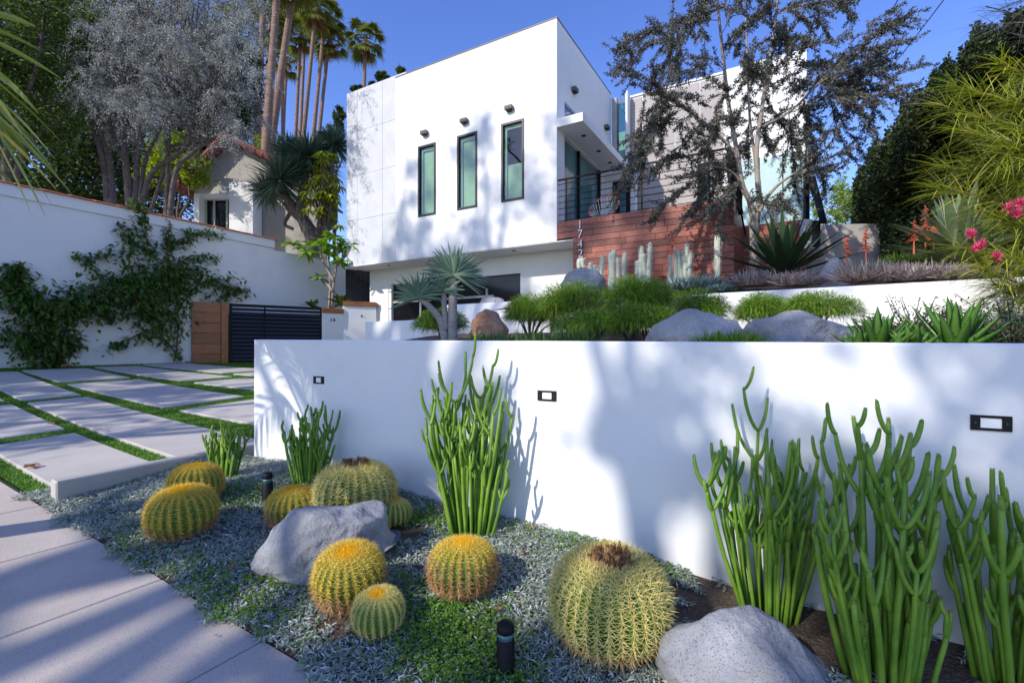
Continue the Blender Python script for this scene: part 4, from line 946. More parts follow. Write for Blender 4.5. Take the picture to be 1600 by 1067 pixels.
# ---- fallen leaves
def dry(p, sz, lb, grp=None):
    m = MB(); k = 9; b = random.uniform(0, 6.28); V = [p + V3(0, 0, .012)]
    for i in range(k * 2):
        q = b + i * math.pi / k; rr_ = sz * (.5 if i % 2 else random.uniform(.75, 1.1)) * (1.2 if i in (0, 9) else .8)
        V.append(p + V3(math.cos(q) * rr_, math.sin(q) * rr_, .008 + random.uniform(0, .5) * sz))
    m.add(V, [(0, i + 1, (i + 1) % (2 * k) + 1) for i in range(2 * k)])
    tag(m.build('fallen_leaf', M['dryleaf'], origin=p), lb, 'leaf', grp)
for x, y, sz, lb in ((778, 898, .035, 'orange dry leaf lying beside the shaggy barrel cactus'), (535, 960, .03, 'dry leaf at the foot of the leaning barrel cactus'), (531, 1003, .03, 'torn orange leaf below the leaning barrel cactus'),
    (778, 964, .03, 'curled orange leaf behind the near bollard light'), (731, 980, .018, 'small beige leaf left of the near bollard light'), (629, 1040, .014, 'tiny brown leaf lowest on the ground cover'),
    (816, 876, .02, 'pale dry leaf left of the largest barrel cactus'), (834, 834, .03, 'brown leaf against the wall foot beyond the tall pencil plant'), (813, 953, .02, 'red dry leaf between bollard light and largest barrel cactus'),
    (437, 898, .03, 'dark orange leaf tucked under the tilted boulder'), (361, 896, .03, 'orange dry leaf on the ground cover left of the tilted boulder'), (274, 878, .025, 'brown leaf on the ground cover nearest the pavement'), (248, 865, .018, 'small dry leaf below the reddish barrel cactus'), (905, 1003, .022, 'pinkish leaf at the left foot of the largest barrel cactus')):
    dry(bed_at(x, y) + V3(0, 0, .03), sz, lb)
for x, y, sz, lb in ((48, 731, .085, 'big curled brown leaf on the first driveway pad'), (80, 663, .05, 'dry leaf on the turf strip left of the long pad'), (168, 674, .03, 'small brown leaf on the turf strip by the long pad'), (105, 575, .14, 'heap of dry palm litter at the foot of the garden wall'), (195, 572, .12, 'dry brown litter under the right vine')):
    dry(hit(x, y, z_drive), sz, lb)
for x, y, sz, lb in ((50, 780, .045, 'brown leaf on the pavement beside the lowest turf strip'), (338, 995, .012, 'tiny dark leaf alone on the pavement')): dry(hit(x, y, walk_z), sz, lb)

# ---- feathery shrubs on the terrace
def feathery(x, yb, yt, wp, n_, label, seed, nb=7000, mat='fern'):
    p = ter_at(x, n_); sc_ = p[1] / F; R = wp / 2 * sc_; top = on_n(x, yt, n_)[2]; hh = max(top - p[2], .15) * 1.22; R *= 1.12
    t = thing('feathery_shrub', p, label, 'shrub', 'feathery green shrubs on the lower terrace'); rr = np.random.default_rng(seed)
    lobes = [(V3(0, 0, .0), 1.0)] + [(V3(rr.uniform(-.65, .65), rr.uniform(-.5, .3), rr.uniform(-.1, .1)), rr.uniform(.4, .62)) for _ in range(6)]
    m = MB(); Ps, Ds = [], []
    tot = sum(q[1] ** 2 for q in lobes)
    for c, q in lobes:
        k = int(nb * q * q / tot); d = rdir(k, -.15, 1); rad = rr.uniform(.45, .95, k)[:, None]
        cc_ = p + V3(c[0] * R, c[1] * R * .8, hh * .42 + c[2] * hh)
        Ps.append(cc_ + d * rad * np.array([R * q * .78, R * q * .7, hh * .46 * (q * .6 + .4)])); Ds.append(d + np.array([0, 0, .35]) + rr.normal(scale=.35, size=(k, 3)))
    Ps = np.concatenate(Ps); Ds = np.concatenate(Ds); k = len(Ps)
    m.blades(Ps, Ds, rr.uniform(.5, 1.0, k) * .125, rr.uniform(.003, .0062, k) * (p[1] / 4.5) ** .5, .75, nseg=3, prof=(.6, 1, .7, .1)); m.build('foliage', M[mat], t)
    m = MB()
    for _ in range(9): q = unit(np.array([rr.normal(), rr.normal() * .7, 1.6])); m.tube([p - V3(0, 0, .05), p + q * hh * .35, p + q * hh * .7 + V3(q[0], q[1], 0) * .1], [.014, .009, .005], 5)
    m.build('twigs', M['bark'], t)
for a in ((690, 533, 484, 96, 4.9, 'feathery shrub growing behind the fan aloe trunks', 1), (828, 520, 461, 100, 5.0, 'feathery shrub left of the tallest group on the terrace', 2), (906, 520, 442, 122, 4.9, 'wide feathery shrub below the pale number boulder', 3, 11000),
    (988, 520, 434, 122, 4.7, 'tall feathery shrub left of the pale rounded boulder', 4, 11000), (930, 533, 488, 130, 4.2, 'low feathery shrub at the wall edge between rust and pale boulders', 5, 8000), (1092, 500, 454, 90, 5.6, 'feathery shrub behind the pale rounded boulder', 6),
    (1188, 500, 460, 86, 5.7, 'feathery shrub between the two terrace boulders against the low wall', 7), (1275, 500, 457, 116, 5.6, 'feathery shrub behind the dark streaked boulder', 8), (1010, 530, 478, 90, 4.2, 'small feathery shrub touching the pale rounded boulder', 9, 5600)): feathery(*a)
# low succulents along the wall edge
def lowrow(x0, x1, yt, n_, label, mat, nb, seed, name='low_succulent', L=(.07, .16), W=.012, dz=(.6, 1), cat='succulent', droop=.05):
    rr = np.random.default_rng(seed); xs = rr.uniform(x0, x1, nb); P = np.array([ter_at(x, n_ + rr.uniform(-.18, .22)) for x in xs])
    s0 = (on_n((x0 + x1) / 2, yt, n_)[2] - P[:, 2].mean()) / L[1]; m = MB(); L_ = rr.uniform(*L, nb) * max(s0, .5)
    c = P.mean(0); t = thing(name, c, label, cat)
    m.blades(P - V3(0, 0, .01), rdir(nb, *dz), L_, W * rr.uniform(.7, 1.3, nb), droop, nseg=2, prof=(.8, 1, .1), cup=.25); m.build('leaves', M[mat], t); return t
lowrow(735, 925, 504, 3.6, 'dark green pointed succulents along the wall edge below the feathery shrubs', 'spiky', 900, 1)
lowrow(1092, 1185, 504, 3.5, 'yellow green low succulent in front of the pale rounded boulder', 'fern', 500, 2, L=(.05, .12), W=.010)
lowrow(1330, 1345, 520, 3.5, 'small green succulent beside the dark streaked boulder', 'spiky', 120, 3)
# ---- aloes with thick leaves
def aloe(x, n_, R, label, nl, seed, mat='aloe', W=.085, up=.5):
    p = ter_at(x, n_); t = thing('aloe', p, label, 'aloe'); r = random.Random(seed)
    for i in range(nl):
        q = i / nl; b = i * 2.4; el = .25 + 1.1 * q + r.uniform(-.1, .1); d = V3(math.cos(b) * math.cos(el), math.sin(b) * math.cos(el), math.sin(el)); L = R * r.uniform(.8, 1.05) * (1.05 - .25 * q)
        e = p + d * R * .06; s = unit(np.cross(d, V3(0, 0, 1))); u = np.cross(s, d); m = MB(); V = []; k = 6
        for j in range(k + 1):
            f = j / k; w_ = W * (.85 + .3 * f) * (1 - f) ** .75 + .002; c = e + d * L * f + V3(0, 0, 1) * L * .16 * f * f - V3(0, 0, 1) * .04 * L
            V += [c - s * w_ * .5 + u * w_ * .16, c + u * w_ * .02, c + s * w_ * .5 + u * w_ * .16, c - u * w_ * .26]
        m.add(V, [(j * 4 + a, j * 4 + (a + 1) % 4, j * 4 + 4 + (a + 1) % 4, j * 4 + 4 + a) for j in range(k) for a in range(4)])
        T = [V[j * 4 + a] for j in range(1, k) for a in (0, 2)]; TD = [(-s if a == 0 else s) + d * .6 for j in range(1, k) for a in (0, 2)]; m.spikes(np.array(T), np.array(TD), .012, .003)
        m.build('leaf', M[mat], t, smooth=True)
for a in ((1372, 3.35, .26, 'green toothed aloe nearest the dark streaked boulder', 22, 1), (1425, 3.30, .17, 'small toothed aloe between two larger ones at the wall edge', 15, 2), (1492, 3.40, .30, 'largest green toothed aloe at the right of the wall edge', 26, 3), (1340, 3.3, .15, 'little aloe in front of the dark streaked boulder', 12, 4)): aloe(*a)
dl = ter_at(1432, 3.2); dry(dl + V3(0, -.02, .03), .07, 'large curled brown leaf resting between the toothed aloes')
# twiggy cotoneaster-like shrubs at right
def twiggy(x, n_, hh, R, label, seed, nt_=60):
    p = ter_at(x, n_); t = thing('twiggy_shrub', p, label, 'shrub'); rr = np.random.default_rng(seed); m = MB(); lf = MB()
    for i in range(nt_):
        d = rdir(1, .15, .9)[0]; pts = bez([p, p + d * np.array([R, R * .7, hh]) * .5, p + d * np.array([R, R * .7, hh]) * 1.0 + V3(0, 0, -.04) + rr.normal(scale=.03, size=3)], 6); m.tube(pts, np.linspace(.005, .002, len(pts)), 4)
        k = 26; q = rr.uniform(.25, 1, k) * (len(pts) - 1); P = pts[q.astype(int)] + rr.normal(scale=.012, size=(k, 3)); lf.leaves(P, rr.normal(size=(k, 3)) + d, rr.uniform(.014, .026, k), .011)
    m.build('twigs', M['bark'], t); lf.build('foliage', M['darkleaf'], t)
twiggy(1425, 4.6, .34, .45, 'twiggy small leaved shrub behind the toothed aloes', 1); twiggy(1580, 3.7, .45, .5, 'twiggy small leaved shrub at the right edge of the wall', 2, 90)
# ---- fan aloe
fa = thing('fan_aloe', ter_at(703, 3.9), 'fan aloe with two pale trunks and blue green leaf fans above the wall', 'aloe')
YA = on_n(703, 500, 3.9)[1]
def pa(x, y, dY=0): return PX(x, y, YA + dY)
for pts, rd in (([(708, 545), (707, 500), (708, 455), (709, 428)], [.052, .045, .043, .040]), ([(697, 545), (690, 505), (672, 480), (655, 466)], [.045, .036, .032, .028]), ([(697, 515), (694, 480), (694, 452)], [.03, .028, .026])):
    pp = bez([pa(*q) for q in pts], 6); m = MB(); m.tube(pp, np.interp(np.linspace(0, 1, len(pp)), np.linspace(0, 1, len(rd)), rd), 12); m.build('trunk', M['aloebark'], fa, smooth=True)
def fan(x, y, R, a0, a1, nl, tilt, seed):
    r = random.Random(seed); c = pa(x, y); ex = V3(1, 0, 0); ez = V3(0, -tilt, 1)
    for layer, dy in ((1.0, 0.0), (.9, .05), (.8, -.06), (.6, -.03)):
        for i in range(nl):
            an = math.radians(a0 + (a1 - a0) * (i + r.uniform(.2, .8)) / nl); d = unit(ex * math.cos(an) + ez * math.sin(an) + V3(0, r.gauss(0, .14) + dy * 3, 0)); L = R * layer * r.uniform(.88, 1.08); W = .029
            s = unit(np.cross(d, V3(0, 1, .2) if r.random() < .5 else V3(.3, 1, 0))); m = MB(); m.blades(c[None] + V3(0, dy, 0), d[None], L, W, .10, nseg=5, prof=(.85, 1, 1, .85, .55, .08), side=s[None], cup=.12); m.build('leaf', M['fanaloe'], fa, smooth=True)
fan(709, 430, .36, -35, 205, 21, .1, 1); fan(656, 465, .31, -10, 200, 15, .3, 2); fan(694, 455, .25, -20, 190, 9, .5, 3)
# ---- silver torch cacti
def torch(label, cols_, n_=9.75):
    base = on_n(cols_[0][0], cols_[0][1], n_); t = thing('torch_cactus', base, label, 'cactus', 'woolly torch cacti in front of the wooden balcony')
    for x, yb, yt, wp, ln in cols_:
        p = on_n(x, yb, n_); q = on_n(x + ln, yt, n_); sc_ = p[1] / F; R = wp / 2 * sc_; ns = 40; nr = 10; an = np.arange(ns) * 2 * math.pi / ns; rb = 1 - .13 * (.5 - .5 * np.cos(an * nr)); V = []; k = 14
        rads = [(1 + .05 * math.sin(f * 17 + x)) * (.85 + .15 * f) * (1 if f < .86 else math.sqrt(max(0, 1 - ((f - .86) / .145) ** 2)) + .05) for f in np.linspace(0, 1, k)]
        pts = [p + (q - p) * f + V3(.012 * math.sin(f * 5 + x), 0, 0) - V3(0, 0, .15) * (f == 0) for f in np.linspace(0, 1, k)]
        for c, r_ in zip(pts, rads): V.append(np.stack([c[0] + R * r_ * rb * np.cos(an), c[1] + R * r_ * rb * np.sin(an), np.full(ns, c[2])], 1))
        m = MB(); j = np.arange(ns); j2 = (j + 1) % ns; m.add(np.concatenate(V), np.concatenate([np.stack([i * ns + j, i * ns + j2, (i + 1) * ns + j2, (i + 1) * ns + j], 1) for i in range(k - 1)])); st2 = m.build('column', M['torch'], t, smooth=True)
        N = 500; f = rng.uniform(.05, .98, N); b = np.round(rng.uniform(0, nr, N)) * 2 * math.pi / nr; P = p + (q - p) * f[:, None] + R * np.stack([np.cos(b), np.sin(b), 0 * b], 1) * np.interp(f, np.linspace(0, 1, k), rads)[:, None]
        m = MB(); m.spikes(P, np.stack([np.cos(b), np.sin(b), .3 + 0 * b], 1) + rng.normal(scale=.5, size=(N, 3)), .035, .0016); tag(m.build('spines', M['cord'], st2), kind='stuff')
torch('pair of torch cactus columns below the house number', [(906, 440, 403, 8, 0), (911, 440, 402.5, 7, 0)])
torch('short branching torch cactus right of the house number', [(923, 440, 410, 6, 0), (928, 440, 413, 6, 1), (934, 440, 418, 6, 0), (940, 436, 399, 7, 1)])
torch('torch cactus group of three tall columns, second from the number', [(957, 447, 389.5, 10, 2), (954, 447, 394, 8, 0), (966, 447, 402, 7, -1)])
torch('single torch cactus column between the two taller groups', [(976, 447, 394, 8, 0)])
torch('torch cactus with dark scarred tips in the middle of the wooden front', [(1002, 440, 384, 8, 0), (1006, 440, 396, 9, 0), (1015, 442, 379, 8.5, 0), (996, 440, 407, 7, 0)])
torch('torch cactus clump of six columns with a red flower spike', [(1047, 450, 398, 6.5, 0), (1055, 450, 386, 8, 0), (1061, 448, 390, 6, 0), (1066, 450, 391, 7, 1), (1071, 446, 378.5, 8, 2), (1076, 450, 394, 8, 4)])
torch('tall single torch cactus leaning right at the end of the wooden front', [(1119, 450, 363, 10, 4)], 9.5)
# ---- tufts on the upper terrace
def tuft(x, yb, yt, wp, n_, label, mat, nb, seed, W=.010, name='grassy_tuft', cat='grass tuft', droop=.1, zz=(.35, 1)):
    p0 = on_n(x, yb, n_); p = V3(p0[0], p0[1], min(p0[2], float(z_ter(p0[0], p0[1])) + .12)); sc_ = p[1] / F; R = wp / 2 * sc_; hh = max(on_n(x, yt, n_)[2] - p[2], .1); rr = np.random.default_rng(seed)
    t = thing(name, p, label, cat); c = rr.uniform(-1, 1, (nb, 2)); c = c[(c ** 2).sum(1) < 1]; k = len(c); P = p + np.stack([c[:, 0] * R * .85, c[:, 1] * R * .5, 0 * c[:, 0]], 1)
    D = rdir(k, *zz) + np.stack([c[:, 0] * .5, c[:, 1] * .3, 0 * c[:, 0]], 1); m = MB(); m.blades(P, D, rr.uniform(.65, 1.05, k) * hh, W, droop, nseg=3, prof=(.8, 1, .7, .05)); m.build('blades', M[mat], t)
for a in ((1176, 447, 415, 62, 7.3, 'lilac grassy tuft at the foot of the feathery grey tree', 'lilac', 700, 1), (1238, 447, 414, 60, 7.2, 'lilac grassy tuft below the dark agave', 'lilac', 700, 2), (1265, 445, 420, 40, 7.1, 'pale pink tuft left of the upper pale boulder', 'lilac', 500, 3),
    (1352, 440, 398, 76, 7.0, 'tall lilac tuft below the red aloe flowers', 'lilac', 900, 4), (1395, 440, 402, 60, 7.0, 'lilac tuft in the middle of the low wall planting', 'lilac', 700, 5), (1440, 438, 400, 70, 6.95, 'purple grey tuft in front of the variegated plant', 'lilac', 800, 6), (1485, 436, 405, 56, 6.9, 'purple grey tuft at the right end of the low wall', 'lilac', 600, 7)): tuft(*a, W=.014)
tuft(1090, 452, 425, 90, 8.3, 'blue finger succulents below the torch cactus clump', 'chalk', 700, 8, W=.022, name='finger_succulent', cat='succulent', droop=0)
tuft(1030, 452, 440, 60, 8.0, 'pale mixed succulents between the torch cacti', 'chalk', 350, 9, W=.02, name='finger_succulent', cat='succulent', droop=0)
tuft(1130, 455, 441, 60, 7.4, 'low pale green succulents left of the grey tree trunk', 'chalk', 420, 10, W=.02, name='finger_succulent', cat='succulent', droop=0)
tuft(1410, 412, 370, 50, 8.5, 'yellow green ferny plant behind the lilac tufts', 'fern', 700, 11, W=.014, name='fern_plant', cat='fern', droop=.4)
for x, yb, yt, n_, lb in ((1353, 420, 357, 7.6, 'coral aloe flower spike tallest of the left pair'), (1323, 415, 371, 7.6, 'short coral aloe flower spike beside the stair wall'), (1428, 400, 345, 7.4, 'coral aloe flower spike in front of the variegated leaves'), (1446, 400, 322, 7.6, 'highest coral aloe flower spike before the dark hedge'), (1459, 390, 354, 7.3, 'coral flower spike among the variegated leaves'), (1051, 420, 365, 9.4, 'slender coral flower spike above the torch cactus clump')):
    p, q = on_n(x, yb, n_), on_n(x, yt, n_); t = thing('flower_spike', p, lb, 'flower', 'coral aloe flower spikes'); m = MB(); m.tube([p, q], [.010, .006], 6); m.build('stalk', M['coral'], t)
    N = 60; f = rng.uniform(.45, 1, N); P = p + (q - p) * f[:, None]; D = rdir(N, -.7, .1); L = .075 * (1.15 - f) / .6 + .012; m = MB(); m.spikes(P, D, L, .010); m.build('blossoms', M['coral'], t)
# agave and variegated furcraea
def rosette(name, c, R, W, nl, label, cat, mat, seed, up=(.05, 1.4), margin=None, droop=.05):
    t = thing(name, c, label, cat); r = random.Random(seed)
    for i in range(nl):
        b = i * 2.399 + r.uniform(-.1, .1); el = up[0] + (up[1] - up[0]) * (i / nl) ** .8; d = V3(math.cos(b) * math.cos(el), math.sin(b) * math.cos(el), math.sin(el)); L = R * r.uniform(.85, 1.1); s = unit(np.cross(d, V3(0, 0, 1)))
        m = MB(); m.blades((c + d * .05)[None], d[None], L, W, droop * r.uniform(.3, 1.6), nseg=6, prof=(.5, .85, 1, .95, .7, .4, .03), side=s[None], cup=.14); lf = m.build('leaf', M[mat], t, smooth=True)
        if margin:
            m = MB(); u = np.cross(s, d)
            for sg_ in (-1, 1): m.blades((c + d * .05 + s * sg_ * W * .36 + u * W * .13)[None], d[None], L * .97, W * .26, droop, nseg=6, prof=(.5, .85, 1, .95, .7, .4, .03), side=s[None])
            m.build('margin', M[margin], lf)
p = on_n(1225, 432, 8.6); rosette('agave', V3(p[0], p[1], p[2]), 1.0, .125, 44, 'large dark green agave right of the grey tree trunk', 'agave', 'agave', 3, droop=.03)
p = on_n(1497, 412, 7.6); rosette('variegated_agave', p, .95, .13, 40, 'cream striped agave like rosette before the dark hedge', 'agave', 'furc', 5, margin='furcm', droop=.22)

# ---- plumeria in the planter
pl = thing('plumeria', PX(518, 482, 15.25), 'small plumeria tree with large bright green leaves in the planter', 'tree'); Yp = 15.25
br = [((518, 486), (522, 440), (527, 408)), ((522, 440), (512, 422), (503, 405)), ((527, 415), (534, 405), (538, 396)), ((503, 405), (485, 396), (470, 388)), ((503, 405), (500, 390), (498, 380)), ((527, 408), (527, 392), (526, 376)), ((538, 396), (545, 390), (550, 385)), ((520, 455), (508, 440), (500, 434)), ((470, 388), (462, 386), (457, 382)), ((514, 486), (516, 440), (512, 400))]
m = MB()
for b in br: pp = bez([PX(*q, Yp + random.uniform(-.15, .15)) for q in b], 5); m.tube(pp, np.linspace(.045, .03, len(pp)), 8)
m.build('trunk', M['palebark'], pl, smooth=True); m = MB()
for (x, y) in ((470, 388), (485, 384), (498, 378), (510, 384), (526, 374), (538, 392), (550, 385), (457, 382), (545, 400), (512, 398), (500, 434), (530, 385), (480, 395), (533, 410), (520, 368)):
    c = PX(x, y, Yp + random.uniform(-.35, .35)); N = 15; m.blades(np.repeat(c[None], N, 0), rdir(N, -.3, .75), rng.uniform(.3, .46, N), rng.uniform(.10, .14, N), .35, nseg=4, prof=(.2, .75, 1, .8, .1), cup=.10)
m.build('crown', M['plum'], pl, smooth=True)
m = MB(); N = 22; c = PX(535, 478, 15.3); m.blades(np.repeat(c[None], N, 0), rdir(N, .2, 1), rng.uniform(.4, .7, N), .13, .3, nseg=4, prof=(.3, .9, 1, .7, .05), cup=.1)
tag(m.build('leafy_plant', M['midleaf'], origin=c), 'dark leafy plant on the stepped planter cap', 'plant')
m = MB(); N = 14; c = PX(488, 480, 15.2); m.blades(np.repeat(c[None], N, 0), rdir(N, .2, 1), rng.uniform(.3, .5, N), .10, .3, nseg=4, prof=(.3, .9, 1, .7, .05), cup=.1)
tag(m.build('leafy_plant', M['midleaf'], origin=c), 'small leafy plant peeping over the black gate', 'plant')

# ---- vines on the boundary wall
def vine(label, stems, blobs, seed, foot):
    rr = np.random.default_rng(seed); t = thing('climbing_vine', on_lw(*foot), label, 'vine'); m = MB()
    for st3 in stems:
        pp = bez([on_lw(x, y, rr.uniform(.03, .12)) for x, y in st3], 8); m.tube(pp, np.linspace(.022, .006, len(pp)), 5)
    m.build('stems', M['vinestem'], t); m = MB()
    for (x, y, rx, ry, dens) in blobs:
        k = int(dens * rx * ry * .21); d = rr.normal(size=(k, 2)) * .5; x_ = x + d[:, 0] * rx; y_ = y + d[:, 1] * ry
        P = np.array([on_lw(a, b, o) for a, b, o in zip(x_, y_, rr.uniform(.03, .42 if rx > 30 else .12, k))]); D = rdir(k, -.9, .3) + wnv * .5; m.blades(P, D, rr.uniform(.09, .16, k), rr.uniform(.055, .09, k), .3, nseg=2, prof=(.4, 1, .12), cup=.1)
    for st3 in stems:
        pp = bez([on_lw(x, y, .06) for x, y in st3], 14); k = len(pp) * 4; P = np.repeat(pp, 4, 0) + rr.normal(scale=.06, size=(k, 3)); m.blades(P, rdir(k, -.9, .4) + wnv * .4, rr.uniform(.08, .16, k), rr.uniform(.04, .07, k), .3, nseg=2, prof=(.3, 1, .1), cup=.1)
    m.build('foliage', M['vine'], t)
vine('dense climbing vine on the left of the white garden wall', [((92, 575), (90, 530), (60, 480), (10, 430)), ((92, 560), (110, 500), (150, 460)), ((40, 470), (20, 425), (30, 418), (45, 440)), ((100, 540), (112, 548))],
     [(40, 470, 50, 30, 1.0), (70, 510, 60, 45, 1.0), (60, 545, 45, 28, 1.0), (15, 440, 28, 28, .9), (30, 420, 18, 14, .6), (100, 480, 40, 25, .9), (85, 565, 18, 14, .8), (10, 525, 20, 10, .6), (118, 535, 16, 16, .8)], 1, (92, 575))
vine('climbing vine spreading to the wooden panel on the white garden wall', [((275, 560), (278, 500), (270, 440), (240, 390)), ((270, 460), (220, 440), (160, 430), (120, 398)), ((278, 480), (320, 440), (360, 450), (385, 455)), ((265, 440), (262, 390), (265, 345)), ((262, 395), (300, 365), (345, 368)), ((240, 400), (200, 370), (185, 348)), ((230, 400), (228, 360), (215, 318)), ((270, 420), (300, 400), (335, 405)), ((250, 510), (200, 530), (170, 545)), ((255, 530), (285, 560))],
     [(180, 455, 60, 28, 1.0), (230, 435, 55, 35, 1.1), (270, 440, 45, 40, 1.0), (220, 480, 60, 28, 1.0), (260, 495, 40, 28, .9), (160, 485, 40, 20, 1.0), (200, 392, 45, 16, .7), (150, 402, 28, 10, .6), (205, 370, 16, 18, .6), (222, 340, 14, 26, .8), (215, 318, 22, 10, .8), (262, 375, 14, 22, .8), (310, 362, 36, 10, .7), (285, 378, 24, 14, .9), (340, 440, 34, 20, .9), (362, 452, 26, 14, .8), (300, 425, 34, 22, .9), (245, 525, 34, 16, .7), (180, 540, 18, 8, .6), (330, 400, 22, 8, .5), (120, 470, 36, 24, 1.0), (345, 462, 30, 10, .7)], 2, (275, 562))

# ---- trees
def limb(m, p, q, r0, r1, wob=.06, k=6, ns=7):
    L = np.linalg.norm(q - p); pts = [p]; n_ = 4
    for i in range(1, n_): pts.append(p + (q - p) * i / n_ + rng.normal(scale=wob * L, size=3) * .5)
    pts.append(q); pp = bez(pts, k); m.tube(pp, np.linspace(r0, r1, len(pp)), ns, cap=False); return pp
def crown_tree(name, label, base, lobes, nleaf, leaf, mat, trunk_r, cat='tree', group=None, bark='bark', shell=.55, dirz=(-.6, .8)):
    """tapered trunk with limbs into each lobe; leaves scattered in ragged clumps through the lobes"""
    t = thing(name, base, label, cat, group); m = MB(); fork = None
    zc = min(l[0][2] - l[1][2] * .4 for l in lobes); fork = base + (np.mean([l[0] for l in lobes], 0) - base) * .35; fork[2] = max(base[2] + (zc - base[2]) * .75, base[2] + .3)
    limb(m, base - V3(0, 0, .3), fork, trunk_r, trunk_r * .7, .03, ns=10)
    f = MB(); tot = sum(l[1][0] * l[1][2] for l in lobes)
    for c, r_ in lobes:
        c = np.asarray(c, float); r_ = np.asarray(r_, float); limb(m, fork, c + V3(0, 0, -r_[2] * .2), trunk_r * .5, trunk_r * .18)
        k = int(nleaf * r_[0] * r_[2] / tot); nc = max(6, k // 55); cd_ = rdir(nc); cen = c + cd_ * (rng.uniform(shell, 1.03, nc) ** .7)[:, None] * r_
        for q in cen[:min(nc, 14)]: limb(m, c, q, trunk_r * .16, trunk_r * .04, .05, k=3, ns=4)
        ci = rng.integers(0, nc, k); P = cen[ci] + rng.normal(size=(k, 3)) * r_ * .13 * rng.uniform(.5, 1.6, nc)[ci][:, None]; f.leaves(P, rdir(k, *dirz) + cd_[ci] * .5, rng.uniform(.6, 1.2, k) * leaf[0], rng.uniform(.7, 1.2, k) * leaf[1])
    m.build('trunk', M[bark], t, smooth=True); f.build('crown', M[mat], t); return t
def lobe(x, y, Y, rx, ry, rd=None):
    s_ = Y / F; return (PX(x, y, Y), (rx * s_, (rd or rx) * s_, ry * s_))
# dark tree at far left, backdrop trees
def zgr(p): s, n = sn(p); return float(z_far(s, n))
def foot(x, Y): p = PX(x, 545, Y); return V3(p[0], p[1], max(zgr(p), -.6))
crown_tree('evergreen_tree', 'dark green leafy tree at the upper left corner over the garden wall', foot(20, 13.2), [lobe(40, 60, 13.2, 75, 70), lobe(-40, 140, 13.0, 90, 90), lobe(75, 160, 13.6, 50, 55), lobe(20, 230, 13.8, 60, 40), lobe(70, 10, 13, 60, 40), lobe(-60, 20, 13, 90, 90)], 26000, (.13, .05), 'midleaf', .2)
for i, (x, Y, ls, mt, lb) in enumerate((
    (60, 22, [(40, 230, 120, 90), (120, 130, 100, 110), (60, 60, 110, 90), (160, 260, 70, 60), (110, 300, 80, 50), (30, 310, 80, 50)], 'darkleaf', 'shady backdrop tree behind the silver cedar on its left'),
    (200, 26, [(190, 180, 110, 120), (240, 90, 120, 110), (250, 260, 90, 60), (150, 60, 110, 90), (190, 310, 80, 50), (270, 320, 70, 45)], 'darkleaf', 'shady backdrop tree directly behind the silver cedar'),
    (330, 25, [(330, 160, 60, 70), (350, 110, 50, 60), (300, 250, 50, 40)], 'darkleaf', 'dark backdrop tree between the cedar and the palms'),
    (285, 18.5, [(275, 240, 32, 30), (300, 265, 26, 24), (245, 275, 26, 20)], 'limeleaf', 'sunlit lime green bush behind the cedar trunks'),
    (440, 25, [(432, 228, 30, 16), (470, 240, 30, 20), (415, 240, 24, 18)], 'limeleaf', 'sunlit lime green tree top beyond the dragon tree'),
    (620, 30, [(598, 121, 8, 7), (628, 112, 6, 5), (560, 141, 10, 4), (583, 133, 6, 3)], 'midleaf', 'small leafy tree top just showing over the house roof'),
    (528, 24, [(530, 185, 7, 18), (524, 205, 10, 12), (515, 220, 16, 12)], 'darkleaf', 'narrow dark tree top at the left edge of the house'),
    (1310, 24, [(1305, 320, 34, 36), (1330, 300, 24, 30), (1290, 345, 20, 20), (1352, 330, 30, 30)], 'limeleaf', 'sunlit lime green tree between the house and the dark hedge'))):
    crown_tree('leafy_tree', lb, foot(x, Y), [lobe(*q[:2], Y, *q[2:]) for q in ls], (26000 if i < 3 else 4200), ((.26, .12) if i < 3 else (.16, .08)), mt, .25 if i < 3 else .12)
# silver cedar
cd0 = foot(212, 14.6); ced = thing('silver_cedar', cd0, 'large silver grey cedar with many bare upright trunks behind the garden wall', 'tree'); m = MB(); f = MB()
top_ = V3(0, 0, 0); YC = 14.6
tr = [((205, 370), (200, 270), (180, 220), (165, 150), (170, 80)), ((208, 370), (215, 250), (220, 190), (215, 110), (220, 20)), ((215, 370), (225, 260), (250, 200), (262, 130), (270, 40)), ((212, 370), (235, 275), (285, 235), (320, 180), (345, 120)), ((172, 370), (165, 270), (150, 210), (135, 150), (140, 90)), ((180, 370), (172, 260), (160, 215), (150, 180)), ((222, 370), (262, 245), (265, 180), (300, 90)), ((262, 370), (275, 270), (300, 240), (350, 200), (375, 150)), ((205, 350), (195, 240), (190, 180), (195, 100), (190, 10)), ((258, 370), (262, 260), (258, 200), (250, 60))]
heads = []
for q in tr:
    dY = random.uniform(-.8, .8); pp = bez([PX(x, y, YC + dY * (1 - y / 330)) for x, y in q], 8); r0 = random.uniform(.06, .12); m.tube(pp, np.linspace(r0, .025, len(pp)), 9, cap=False)
    for k in range(10): heads.append((pp[random.randint(len(pp) // 2, len(pp) - 1)]))
m2 = []
